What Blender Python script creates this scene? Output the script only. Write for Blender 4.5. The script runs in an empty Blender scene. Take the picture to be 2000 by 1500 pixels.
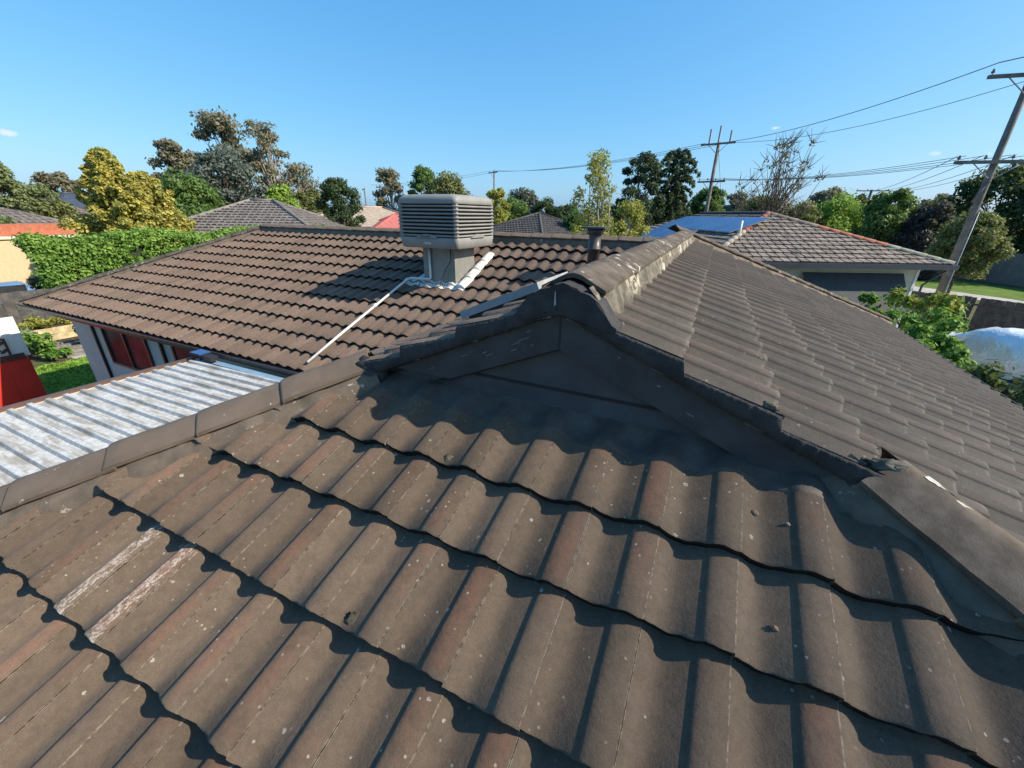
import bpy, bmesh, math, random
import numpy as np
from mathutils import Vector, Matrix

random.seed(7)
rng = np.random.default_rng(11)
R_ = math.radians
sc = bpy.context.scene
C = sc.collection

# ------------------------------------------------------------------ camera
CAM = Vector((0.0, 0.0, 4.6))
PITCH, YAW, ROLL, FPX = R_(23.03), R_(-25.34), R_(-0.84), 782.5
fw = Vector((math.sin(YAW) * math.cos(PITCH), math.cos(YAW) * math.cos(PITCH), -math.sin(PITCH)))
rt = Vector((math.cos(YAW), -math.sin(YAW), 0))
dn = fw.cross(rt)
rt2 = rt * math.cos(ROLL) + dn * math.sin(ROLL)
dn2 = dn * math.cos(ROLL) - rt * math.sin(ROLL)
cd = bpy.data.cameras.new('camera')
cam = bpy.data.objects.new('camera', cd)
C.objects.link(cam)
cd.sensor_width = 36.0
cd.lens = 36.0 * FPX / 2000.0
cd.clip_start = 0.05
cd.clip_end = 3000
M = Matrix.Identity(4)
for i in range(3):
    M[i][0], M[i][1], M[i][2], M[i][3] = rt2[i], -dn2[i], -fw[i], CAM[i]
cam.matrix_world = M
sc.camera = cam

# ------------------------------------------------------------------ sky, sun, exposure
SUN_AZ, SUN_EL = R_(77.1), R_(37.7)
world = bpy.data.worlds.new('World')
sc.world = world
world.use_nodes = True
wn = world.node_tree
bg = wn.nodes['Background']
sky = wn.nodes.new('ShaderNodeTexSky')
sky.sky_type = 'NISHITA'
sky.sun_disc = False
sky.sun_elevation = SUN_EL
sky.sun_rotation = SUN_AZ
sky.air_density = 1.0
sky.dust_density = 1.2
sky.ozone_density = 8.0
sep = wn.nodes.new('ShaderNodeSeparateColor')       # clear, deep blue response over the whole dome
comb = wn.nodes.new('ShaderNodeCombineColor')
wn.links.new(sky.outputs[0], sep.inputs[0])
for ch, (pw, ml) in enumerate(((1.02, 0.70), (0.65, 1.34), (0.42, 2.24))):
    p_ = wn.nodes.new('ShaderNodeMath')
    p_.operation = 'POWER'
    p_.inputs[1].default_value = pw
    wn.links.new(sep.outputs[ch], p_.inputs[0])
    q_ = wn.nodes.new('ShaderNodeMath')
    q_.operation = 'MULTIPLY'
    q_.inputs[1].default_value = ml
    wn.links.new(p_.outputs[0], q_.inputs[0])
    wn.links.new(q_.outputs[0], comb.inputs[ch])
# a few small wisps of cloud low in the sky
wtc = wn.nodes.new('ShaderNodeTexCoord')
cn = wn.nodes.new('ShaderNodeTexNoise')
cn.inputs['Scale'].default_value = 38.0
cn.inputs['Detail'].default_value = 6.0
cn.inputs['Roughness'].default_value = 0.65
wn.links.new(wtc.outputs['Generated'], cn.inputs['Vector'])
acc = None
for (dx, dy, dz), rad in (((0.0617, 0.9865, 0.1516), 0.022), ((0.2923, 0.9514, 0.0972), 0.030), ((0.3486, 0.9327, 0.0928), 0.022), ((-0.9516, 0.2910, 0.0985), 0.035)):
    vm = wn.nodes.new('ShaderNodeVectorMath')
    vm.operation = 'SUBTRACT'
    wn.links.new(wtc.outputs['Generated'], vm.inputs[0])
    vm.inputs[1].default_value = (dx, dy, dz)
    sc_ = wn.nodes.new('ShaderNodeVectorMath')
    sc_.operation = 'MULTIPLY'
    sc_.inputs[1].default_value = (1, 1, 2.6)
    wn.links.new(vm.outputs[0], sc_.inputs[0])
    ln = wn.nodes.new('ShaderNodeVectorMath')
    ln.operation = 'LENGTH'
    wn.links.new(sc_.outputs[0], ln.inputs[0])
    mr = wn.nodes.new('ShaderNodeMapRange')
    mr.interpolation_type = 'SMOOTHSTEP'
    for k_, v_ in (('From Min', rad), ('From Max', 0.0), ('To Min', -0.45), ('To Max', 0.12)):
        mr.inputs[k_].default_value = v_
    wn.links.new(ln.outputs['Value'], mr.inputs['Value'])
    if acc is None:
        acc = mr.outputs[0]
    else:
        mx_ = wn.nodes.new('ShaderNodeMath')
        mx_.operation = 'MAXIMUM'
        wn.links.new(acc, mx_.inputs[0])
        wn.links.new(mr.outputs[0], mx_.inputs[1])
        acc = mx_.outputs[0]
ad_ = wn.nodes.new('ShaderNodeMath')
ad_.operation = 'ADD'
wn.links.new(cn.outputs['Fac'], ad_.inputs[0])
wn.links.new(acc, ad_.inputs[1])
cm = wn.nodes.new('ShaderNodeMapRange')
cm.interpolation_type = 'SMOOTHSTEP'
for k_, v_ in (('From Min', 0.48), ('From Max', 0.74), ('To Min', 0.0), ('To Max', 0.85)):
    cm.inputs[k_].default_value = v_
wn.links.new(ad_.outputs[0], cm.inputs['Value'])
cmix = wn.nodes.new('ShaderNodeMix')
cmix.data_type = 'RGBA'
wn.links.new(cm.outputs[0], cmix.inputs[0])
wn.links.new(comb.outputs[0], cmix.inputs[6])
cmix.inputs[7].default_value = (3.9, 4.2, 4.5, 1)
wn.links.new(cmix.outputs[2], bg.inputs[0])
bg.inputs[1].default_value = 0.15
sd = bpy.data.lights.new('sun', 'SUN')
sd.energy = 5.0
sd.angle = R_(0.53)
sd.color = (1.0, 0.90, 0.76)
sun = bpy.data.objects.new('sun', sd)
C.objects.link(sun)
sdir = Vector((math.sin(SUN_AZ) * math.cos(SUN_EL), math.cos(SUN_AZ) * math.cos(SUN_EL), math.sin(SUN_EL)))
sun.rotation_euler = sdir.to_track_quat('Z', 'Y').to_euler()
sun.location = (20, 5, 30)
vs = sc.view_settings
vs.view_transform = 'Standard'
vs.look = 'None'
vs.exposure = 0.6
vs.gamma = 1.0
sc.cycles.max_bounces = 6
sc.cycles.diffuse_bounces = 3
sc.cycles.transparent_max_bounces = 6
sc.cycles.use_denoising = True


# ------------------------------------------------------------------ material helpers
class NT:
    def __init__(self, name):
        self.m = bpy.data.materials.new(name)
        self.m.use_nodes = True
        self.t = self.m.node_tree
        self.n = self.t.nodes
        self.b = self.n['Principled BSDF']
        self.out = self.n['Material Output']

    def node(self, kind, **kw):
        nd = self.n.new(kind)
        ins = kw.pop('ins', {})
        for k, v in kw.items():
            setattr(nd, k, v)
        for k, v in ins.items():
            self.set(nd.inputs[k], v)
        return nd

    def set(self, sock, v):
        if isinstance(v, bpy.types.NodeSocket):
            self.t.links.new(v, sock)
        else:
            if sock.type == 'RGBA' and len(v) == 3:
                v = (*v, 1)
            sock.default_value = v

    def math(self, op, a, b=0.0, c=None, clamp=False):
        nd = self.node('ShaderNodeMath', operation=op, use_clamp=clamp)
        self.set(nd.inputs[0], a)
        self.set(nd.inputs[1], b)
        if c is not None:
            self.set(nd.inputs[2], c)
        return nd.outputs[0]

    def mix(self, f, a, b, blend='MIX'):
        nd = self.node('ShaderNodeMix', data_type='RGBA', blend_type=blend)
        self.set(nd.inputs[0], f)
        self.set(nd.inputs[6], a)
        self.set(nd.inputs[7], b)
        return nd.outputs[2]

    def noise(self, scale, detail=3.0, rough=0.55, vec=None, dist=0.0):
        nd = self.node('ShaderNodeTexNoise', ins={'Scale': scale, 'Detail': detail, 'Roughness': rough, 'Distortion': dist})
        if vec is not None:
            self.set(nd.inputs['Vector'], vec)
        return nd.outputs['Fac']

    def ramp(self, v, lo, hi, a=0.0, b=1.0, smooth=True):
        nd = self.node('ShaderNodeMapRange', interpolation_type='SMOOTHSTEP' if smooth else 'LINEAR')
        self.set(nd.inputs['Value'], v)
        for k, x in (('From Min', lo), ('From Max', hi), ('To Min', a), ('To Max', b)):
            self.set(nd.inputs[k], x)
        return nd.outputs[0]

    def pos(self):
        return self.node('ShaderNodeNewGeometry').outputs['Position']

    def obj(self):
        return self.node('ShaderNodeTexCoord').outputs['Object']

    def scaled(self, vec, s):
        nd = self.node('ShaderNodeVectorMath', operation='MULTIPLY')
        self.set(nd.inputs[0], vec)
        self.set(nd.inputs[1], s)
        return nd.outputs[0]

    def bump(self, h, strength=0.5, dist=0.01):
        nd = self.node('ShaderNodeBump', ins={'Strength': strength, 'Distance': dist})
        self.set(nd.inputs['Height'], h)
        self.set(self.b.inputs['Normal'], nd.outputs[0])
        return nd.outputs[0]

    def fin(self, col=None, rough=None, spec=None, metal=None):
        if col is not None:
            self.set(self.b.inputs['Base Color'], col)
        if rough is not None:
            self.set(self.b.inputs['Roughness'], rough)
        if spec is not None:
            self.set(self.b.inputs['Specular IOR Level'], spec)
        if metal is not None:
            self.set(self.b.inputs['Metallic'], metal)
        return self.m


def voro(n, vec, scale, rand=1.0):
    v = n.node('ShaderNodeTexVoronoi', ins={'Scale': scale, 'Randomness': rand})
    n.set(v.inputs['Vector'], vec)
    return v.outputs['Distance'], v.outputs['Color']


def mat_tile(name, grey, red, dark, worn=0.0, speck=1.0, rim=0.0):
    """Weathered painted concrete tile: colour varies over the profile where paint has worn off the rolls."""
    n = NT(name)
    p = n.pos()
    uv = n.node('ShaderNodeUVMap', uv_map='UVMap').outputs[0]
    sx = n.node('ShaderNodeSeparateXYZ', ins={0: uv})
    u, v = sx.outputs[0], sx.outputs[1]
    rnd = n.math('FRACT', n.math('ADD', n.node('ShaderNodeObjectInfo').outputs['Random'],
                                 n.node('ShaderNodeAttribute', attribute_name='rnd').outputs['Fac']))
    n1 = n.noise(3.0, 4, 0.6, p)
    n2 = n.noise(22.0, 4, 0.65, p)
    n3 = n.noise(300.0, 3, 0.7, p)
    roll = n.math('MULTIPLY', n.ramp(u, 0.62, 0.74), n.ramp(u, 0.90, 1.0, 1, 0.2))
    redm = n.math('MULTIPLY', roll, n.ramp(n.math('ADD', n1, n.math('MULTIPLY', n.math('SUBTRACT', rnd, 0.5), 0.30)), 0.34, 0.70))
    redm = n.math('MULTIPLY', redm, n.ramp(v, 0.0, 0.10))
    col = n.mix(n.math('MULTIPLY', redm, 0.80), grey, red)
    col = n.mix(n.ramp(n2, 0.42, 0.72, 0, 0.45), col, dark)
    r2 = n.math('FRACT', n.math('MULTIPLY', rnd, 7.31))
    hsv = n.node('ShaderNodeHueSaturation', ins={'Hue': 0.5, 'Saturation': 1.0})
    n.set(hsv.inputs['Value'], n.ramp(r2, 0, 1, 0.84, 1.14, False))
    n.set(hsv.inputs['Color'], col)
    col = hsv.outputs[0]
    # sandy grain
    g = n.math('MULTIPLY', n.ramp(n3, 0.3, 0.75, 0.85, 1.15), n.ramp(n.noise(60.0, 4, 0.7, p), 0.3, 0.72, 0.92, 1.08))
    nd = n.node('ShaderNodeMix', data_type='RGBA', blend_type='MULTIPLY')
    n.set(nd.inputs[0], 1.0)
    n.set(nd.inputs[6], col)
    n.set(nd.inputs[7], g)
    col = nd.outputs[2]
    # dust line in the side laps
    e = n.math('MAXIMUM', n.ramp(u, 0.0, 0.012, 1, 0), n.ramp(u, 0.984, 1.0, 0, 1))
    e = n.math('MULTIPLY', e, n.ramp(n.noise(60.0, 3, 0.7, p), 0.42, 0.6))
    col = n.mix(n.math('MULTIPLY', e, 0.55), col, (0.36, 0.31, 0.24))
    if rim > 0:
        em = n.math('MULTIPLY', n.ramp(v, 0.050, 0.022), n.ramp(n.noise(25.0, 3, 0.7, p), 0.35, 0.6))
        col = n.mix(n.math('MULTIPLY', em, rim), col, (0.34, 0.30, 0.25))
    # lichen spots
    d, cc = voro(n, p, 16.0)
    sp = n.node('ShaderNodeSeparateColor', ins={0: cc})
    keep = n.ramp(sp.outputs[0], 0.70 - 0.1 * speck, 0.72 - 0.1 * speck)
    rad = n.ramp(sp.outputs[1], 0, 1, 0.035, 0.13, False)
    d2 = n.math('ADD', d, n.math('MULTIPLY', n.math('SUBTRACT', n.noise(150.0, 2, 0.6, p), 0.5), 0.10))
    spot = n.math('MULTIPLY', keep, n.math('LESS_THAN', d2, rad))
    spot = n.math('MULTIPLY', spot, n.ramp(n.noise(260.0, 2, 0.5, p), 0.36, 0.52))
    d3, c3 = voro(n, p, 60.0)
    s3 = n.node('ShaderNodeSeparateColor', ins={0: c3})
    tiny = n.math('MULTIPLY', n.ramp(s3.outputs[0], 0.90, 0.91), n.math('LESS_THAN', d3, 0.22))
    tiny = n.math('MULTIPLY', tiny, n.ramp(n1, 0.42, 0.6))
    spot = n.math('MAXIMUM', n.math('MULTIPLY', spot, 0.62), n.math('MULTIPLY', tiny, 0.55))
    col = n.mix(n.math('MULTIPLY', spot, speck), col, (0.46, 0.43, 0.36))
    if worn > 0:
        wv = n.scaled(uv, (2.2, 1.1, 1))
        wm = n.ramp(n.math('ADD', n.noise(9.0, 6, 0.8, wv), n.math('MULTIPLY', roll, 0.15 * worn)), 0.585, 0.70)
        wm = n.math('MULTIPLY', wm, n.ramp(n.noise(120.0, 4, 0.8, p), 0.40, 0.56))
        col = n.mix(n.math('MULTIPLY', wm, 0.9), col, (0.40, 0.36, 0.31))
    col = n.mix(n.ramp(v, 0.004, 0.0, 0, 0.95), col, (0.012, 0.011, 0.010))  # front nose coloured near-black: its shade is painted in
    h = n.math('ADD', n.math('MULTIPLY', n3, 0.6), n.math('MULTIPLY', n.noise(90.0, 3, 0.6, p), 1.2))
    n.bump(h, 0.55, 0.0022)
    n.b.inputs['Diffuse Roughness'].default_value = 0.8
    return n.fin(col, 0.72, 0.14)


def mat_paint(name, col, var=0.25, rough=0.6, scale=8.0, bump=0.2, bdist=0.002, chips=None, spec=0.35, chip_amt=0.72):
    n = NT(name)
    p = n.pos()
    a = n.noise(scale, 4, 0.6, p)
    dark = tuple(c * (1 - var) for c in col)
    lite = tuple(min(1, c * (1 + var * 0.6)) for c in col)
    c = n.mix(n.ramp(a, 0.35, 0.68), dark, lite)
    f = n.noise(scale * 22, 3, 0.7, p)
    c = n.mix(n.ramp(f, 0.5, 0.75, 0, 0.25), c, dark)
    if chips:
        k = n.math('MULTIPLY', n.ramp(n.noise(14.0, 5, 0.75, p), chip_amt - 0.06, chip_amt - 0.04), n.ramp(n.noise(2.3, 2, 0.5, p), 0.48, 0.6))
        c = n.mix(k, c, chips)
    n.bump(n.math('ADD', f, n.math('MULTIPLY', a, 2.0)), bump, bdist)
    return n.fin(c, rough, spec)


GAIN = 2.0


def mat_leaf(name, c1, c2, c3=None, trans=0.42):
    """Foliage: hue drifts from clump to clump and leaf to leaf; light passes through."""
    n = NT(name)
    p = n.obj()
    c1, c2 = tuple(x * GAIN for x in c1), tuple(x * GAIN for x in c2)
    c3 = tuple(x * GAIN for x in c3) if c3 else None
    a = n.noise(0.9, 3, 0.6, p)
    b = n.noise(7.0, 2, 0.6, p)
    c = n.mix(n.ramp(a, 0.36, 0.64), c1, c2)
    c = n.mix(n.ramp(b, 0.35, 0.7, 0, 0.6), c, c3 or tuple(0.5 * (x + y) * 0.8 for x, y in zip(c1, c2)))
    n.fin(c, 0.55, 0.3)
    tr = n.node('ShaderNodeBsdfTranslucent')
    tc = n.mix(0.5, c, (0.16, 0.20, 0.03))
    n.set(tr.inputs[0], tc)
    mx = n.node('ShaderNodeMixShader')
    n.set(mx.inputs[0], trans)
    n.t.links.new(n.b.outputs[0], mx.inputs[1])
    n.t.links.new(tr.outputs[0], mx.inputs[2])
    n.t.links.new(mx.outputs[0], n.out.inputs[0])
    return n.m


MT = {}
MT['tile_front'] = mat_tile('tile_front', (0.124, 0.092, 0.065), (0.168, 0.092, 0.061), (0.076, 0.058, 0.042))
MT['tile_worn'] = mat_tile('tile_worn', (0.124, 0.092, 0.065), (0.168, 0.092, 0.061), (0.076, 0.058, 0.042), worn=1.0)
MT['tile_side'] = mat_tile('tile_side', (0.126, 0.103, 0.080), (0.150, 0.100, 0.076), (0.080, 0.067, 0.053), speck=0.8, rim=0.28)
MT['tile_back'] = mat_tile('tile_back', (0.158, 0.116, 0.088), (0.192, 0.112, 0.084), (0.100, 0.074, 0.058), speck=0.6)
MT['cap'] = mat_paint('cap_paint', (0.142, 0.105, 0.074), 0.16, 0.8, 5.0, 0.35, 0.002, chips=(0.5, 0.47, 0.38), chip_amt=0.70)
MT['cap_grey'] = mat_paint('cap_grey', (0.120, 0.099, 0.078), 0.35, 0.9, 9.0, 0.35, 0.003, chips=(0.50, 0.46, 0.38), chip_amt=0.64, spec=0.1)
MT['bedding'] = mat_paint('bedding_mortar', (0.150, 0.116, 0.084), 0.2, 0.85, 10.0, 0.6, 0.006, chips=(0.45, 0.41, 0.33), chip_amt=0.68)
MT['bedding_flaked'] = mat_paint('bedding_flaked', (0.20, 0.18, 0.14), 0.4, 0.9, 16.0, 0.9, 0.01, chips=(0.58, 0.54, 0.42), chip_amt=0.56)
MT['charcoal'] = mat_paint('charcoal_paint', (0.068, 0.070, 0.076), 0.22, 0.55, 4.0, 0.25, 0.002)
MT['charcoal_wood'] = mat_paint('charcoal_timber', (0.050, 0.051, 0.054), 0.25, 0.55, 6.0, 0.4, 0.003, chips=(0.35, 0.37, 0.40), chip_amt=0.78)
MT['charcoal_mortar'] = mat_paint('charcoal_mortar', (0.052, 0.050, 0.050), 0.35, 0.85, 9.0, 0.8, 0.008)
MT['flash_dark'] = mat_paint('dark_flashing', (0.085, 0.068, 0.055), 0.3, 0.7, 7.0, 0.4, 0.004, chips=(0.30, 0.32, 0.34), chip_amt=0.76)
MT['deck'] = mat_paint('roof_deck', (0.03, 0.027, 0.024), 0.2, 0.9)
MT['wall_white'] = mat_paint('wall_white', (0.44, 0.43, 0.41), 0.06, 0.7, 2.0, 0.1)
MT['brown_metal'] = mat_paint('brown_metal', (0.105, 0.062, 0.045), 0.15, 0.4, 3.0, 0.05)
MT['gutter'] = mat_paint('gutter_metal', (0.075, 0.062, 0.058), 0.15, 0.4, 3.0, 0.05)
MT['cream'] = mat_paint('cream_paint', (0.62, 0.56, 0.43), 0.1, 0.6, 4.0, 0.1)
MT['white_pvc'] = mat_paint('white_pvc', (0.72, 0.70, 0.64), 0.12, 0.45, 6.0, 0.05)
MT['cooler'] = mat_paint('cooler_plastic', (0.235, 0.232, 0.215), 0.08, 0.55, 3.0, 0.08)
MT['cooler_in'] = mat_paint('cooler_pad', (0.03, 0.03, 0.03), 0.3, 0.9)
MT['cooler_mark'] = mat_paint('cooler_marking', (0.10, 0.11, 0.13), 0.1, 0.5)
MT['cooler_mark_pale'] = mat_paint('cooler_marking_pale', (0.6, 0.6, 0.58), 0.1, 0.5)
MT['duct'] = mat_paint('duct_metal', (0.22, 0.22, 0.20), 0.15, 0.45, 4.0, 0.1)
MT['lead_white'] = mat_paint('pale_flashing', (0.66, 0.65, 0.60), 0.22, 0.6, 8.0, 0.5, 0.006)
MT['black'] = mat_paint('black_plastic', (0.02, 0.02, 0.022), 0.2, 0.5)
MT['red'] = mat_paint('red_board', (0.62, 0.035, 0.025), 0.12, 0.5, 1.5, 0.05)
MT['corten'] = mat_paint('brown_screen', (0.10, 0.045, 0.035), 0.25, 0.7)
MT['white_panel'] = mat_paint('white_panel', (0.72, 0.71, 0.66), 0.06, 0.55, 2.0, 0.05)
MT['navy'] = mat_paint('navy_fabric', (0.022, 0.030, 0.10), 0.2, 0.7, 5.0, 0.2)
MT['timber_pale'] = mat_paint('pale_timber', (0.50, 0.40, 0.22), 0.3, 0.8, 6.0, 0.3)
MT['timber_grey'] = mat_paint('grey_timber', (0.20, 0.18, 0.16), 0.35, 0.85, 6.0, 0.3)
MT['timber_dark'] = mat_paint('dark_timber', (0.085, 0.078, 0.072), 0.35, 0.85, 5.0, 0.3)
MT['pole'] = mat_paint('pole_timber', (0.17, 0.155, 0.135), 0.3, 0.85, 3.0, 0.3)
MT['wire'] = mat_paint('wire', (0.055, 0.06, 0.065), 0.1, 0.6)
MT['insulator'] = mat_paint('insulator', (0.22, 0.16, 0.12), 0.2, 0.3)
MT['steel'] = mat_paint('steel_grey', (0.32, 0.33, 0.34), 0.15, 0.4)
MT['green_pot'] = mat_paint('green_plastic', (0.035, 0.12, 0.075), 0.15, 0.5)
MT['soil'] = mat_paint('soil', (0.10, 0.065, 0.042), 0.35, 0.95, 6.0, 0.6, 0.02)
MT['concrete'] = mat_paint('concrete', (0.40, 0.37, 0.33), 0.2, 0.9, 2.0, 0.2)
MT['path'] = mat_paint('path_concrete', (0.40, 0.385, 0.36), 0.15, 0.9, 1.0, 0.2)
MT['asphalt'] = mat_paint('asphalt', (0.055, 0.055, 0.057), 0.2, 0.9, 3.0, 0.3)
MT['bark'] = mat_paint('bark_brown', (0.13, 0.105, 0.08), 0.35, 0.9, 6.0, 0.5, 0.02)
MT['bark_pale'] = mat_paint('bark_pale', (0.36, 0.32, 0.26), 0.3, 0.85, 4.0, 0.4, 0.02)
MT['nb_board'] = mat_paint('cream_board', (0.56, 0.53, 0.42), 0.08, 0.65, 2.0, 0.1)
MT['awning'] = mat_paint('awning_fabric', (0.055, 0.062, 0.070), 0.12, 0.8, 4.0, 0.15)
MT['nb_gutter'] = mat_paint('nb_gutter', (0.055, 0.060, 0.070), 0.1, 0.4)
MT['nb_tile'] = mat_paint('nb_tile', (0.215, 0.178, 0.145), 0.35, 0.85, 3.0, 0.3)
MT['nb_cap_red'] = mat_paint('nb_cap_red', (0.34, 0.115, 0.075), 0.25, 0.8, 5.0)
MT['nb_cap_pale'] = mat_paint('nb_cap_pale', (0.42, 0.35, 0.26), 0.2, 0.8, 5.0)
MT['nb_cap_green'] = mat_paint('nb_cap_green', (0.25, 0.26, 0.20), 0.25, 0.85, 5.0)
MT['brick_tan'] = mat_paint('brick_tan', (0.42, 0.32, 0.21), 0.2, 0.85, 8.0)
MT['brick_red'] = mat_paint('brick_red', (0.42, 0.135, 0.075), 0.2, 0.85, 8.0)
MT['roof_grey'] = mat_paint('far_roof_grey', (0.185, 0.165, 0.150), 0.3, 0.85, 3.0)
MT['roof_dark'] = mat_paint('far_roof_dark', (0.080, 0.076, 0.075), 0.25, 0.8, 3.0)
MT['roof_navy'] = mat_paint('far_roof_navy', (0.060, 0.066, 0.085), 0.2, 0.5, 3.0)
MT['roof_tan'] = mat_paint('far_roof_tan', (0.36, 0.29, 0.22), 0.2, 0.85, 3.0)
MT['roof_pink'] = mat_paint('far_roof_red', (0.42, 0.13, 0.11), 0.15, 0.7, 3.0)
MT['fence_grey'] = mat_paint('fence_grey', (0.225, 0.20, 0.18), 0.15, 0.6, 2.0)
MT['wall_far'] = mat_paint('wall_far', (0.45, 0.40, 0.32), 0.1, 0.8, 2.0)


def mat_galv():
    n = NT('galvanised_sheet')
    p = n.pos()
    d, cc = voro(n, p, 28.0)
    s = n.node('ShaderNodeSeparateColor', ins={0: cc})
    c = n.mix(s.outputs[0], (0.44, 0.44, 0.42), (0.60, 0.59, 0.55))
    dirt = n.ramp(n.noise(3.5, 5, 0.7, n.scaled(p, (0.6, 3.0, 1.0))), 0.42, 0.62)
    c = n.mix(n.math('MULTIPLY', dirt, 0.75), c, (0.27, 0.235, 0.18))
    n.set(n.b.inputs['Metallic'], 0.08)
    return n.fin(c, 0.6, 0.15)


def mat_glass(name, col, rough=0.06):
    n = NT(name)
    p = n.pos()
    c = n.mix(n.ramp(n.noise(2.0, 3, 0.5, p), 0.4, 0.65), col, tuple(x * 2.2 for x in col))
    n.fin(c, rough, 0.0)
    gl = n.node('ShaderNodeBsdfGlossy', ins={'Roughness': 0.25, 'Color': (0.8, 0.85, 0.9)})
    mx = n.node('ShaderNodeMixShader', ins={0: 0.06})
    n.t.links.new(n.b.outputs[0], mx.inputs[1])
    n.t.links.new(gl.outputs[0], mx.inputs[2])
    n.t.links.new(mx.outputs[0], n.out.inputs[0])
    return n.m


def mat_grass(name, c1, c2):
    n = NT(name)
    p = n.pos()
    c = n.mix(n.ramp(n.noise(0.8, 4, 0.65, p), 0.35, 0.65), c1, c2)
    c = n.mix(n.ramp(n.noise(20.0, 3, 0.7, p), 0.4, 0.7, 0, 0.6), c, tuple(x * 0.6 for x in c1))
    n.bump(n.noise(60.0, 3, 0.7, p), 0.8, 0.03)
    return n.fin(c, 0.9, 0.2)


def mat_foil():
    n = NT('silver_foil')
    p = n.pos()
    a = n.noise(5.0, 4, 0.6, p, 0.6)
    n.bump(a, 0.7, 0.05)
    n.set(n.b.inputs['Metallic'], 0.45)
    return n.fin((0.86, 0.86, 0.85), 0.3, 0.6)


def mat_solar():
    n = NT('solar_glass')
    c = n.mix(n.ramp(n.noise(1.0, 2, 0.5, n.pos()), 0.4, 0.6), (0.020, 0.075, 0.20), (0.028, 0.095, 0.25))
    return n.fin(c, 0.3, 0.4)


MT['galv'] = mat_galv()
MT['flake'] = mat_paint('bare_timber_flake', (0.15, 0.155, 0.16), 0.3, 0.8)
MT['moss'] = mat_paint('moss', (0.15, 0.135, 0.085), 0.5, 0.95, 60.0, 0.9, 0.006)
MT['old_paint'] = mat_paint('old_paint', (0.42, 0.40, 0.34), 0.25, 0.8, 30.0, 0.4)
MT['old_paint_yellow'] = mat_paint('old_paint_yellow', (0.42, 0.36, 0.20), 0.25, 0.8, 30.0, 0.4)
MT['pane'] = mat_glass('window_glass', (0.018, 0.018, 0.020), 0.3)
MT['sky_glass'] = mat_glass('skylight_glass', (0.10, 0.16, 0.24), 0.1)
MT['grass'] = mat_grass('lawn_grass', (0.085, 0.16, 0.022), (0.15, 0.22, 0.04))
MT['ground'] = mat_grass('ground_cover', (0.075, 0.095, 0.03), (0.13, 0.115, 0.06))
MT['foil'] = mat_foil()
MT['solar'] = mat_solar()
MT['sky_reflect_sheet'] = mat_paint('sky_reflect_metal', (0.20, 0.33, 0.46), 0.1, 0.3)  # metal flashing with the sky's reflection painted in as blue


# ------------------------------------------------------------------ object helpers
def tag(o, label=None, cat=None, group=None, kind=None):
    for k, v in (('label', label), ('category', cat), ('group', group), ('kind', kind)):
        if v:
            o[k] = v
    return o


def empty(name, loc=(0, 0, 0), rz=0.0, label=None, cat=None, group=None, kind=None):
    o = bpy.data.objects.new(name, None)
    o.empty_display_size = 0.2
    o.location = loc
    o.rotation_euler = (0, 0, rz)
    C.objects.link(o)
    return tag(o, label, cat, group, kind)


def link(name, me, mat=None, parent=None, mw=None):
    o = bpy.data.objects.new(name, me)
    if mat is not None and not me.materials:
        me.materials.append(MT[mat] if isinstance(mat, str) else mat)
    C.objects.link(o)
    if parent is not None:
        o.parent = parent
    if mw is not None:
        o.matrix_basis = mw
    return o


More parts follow.
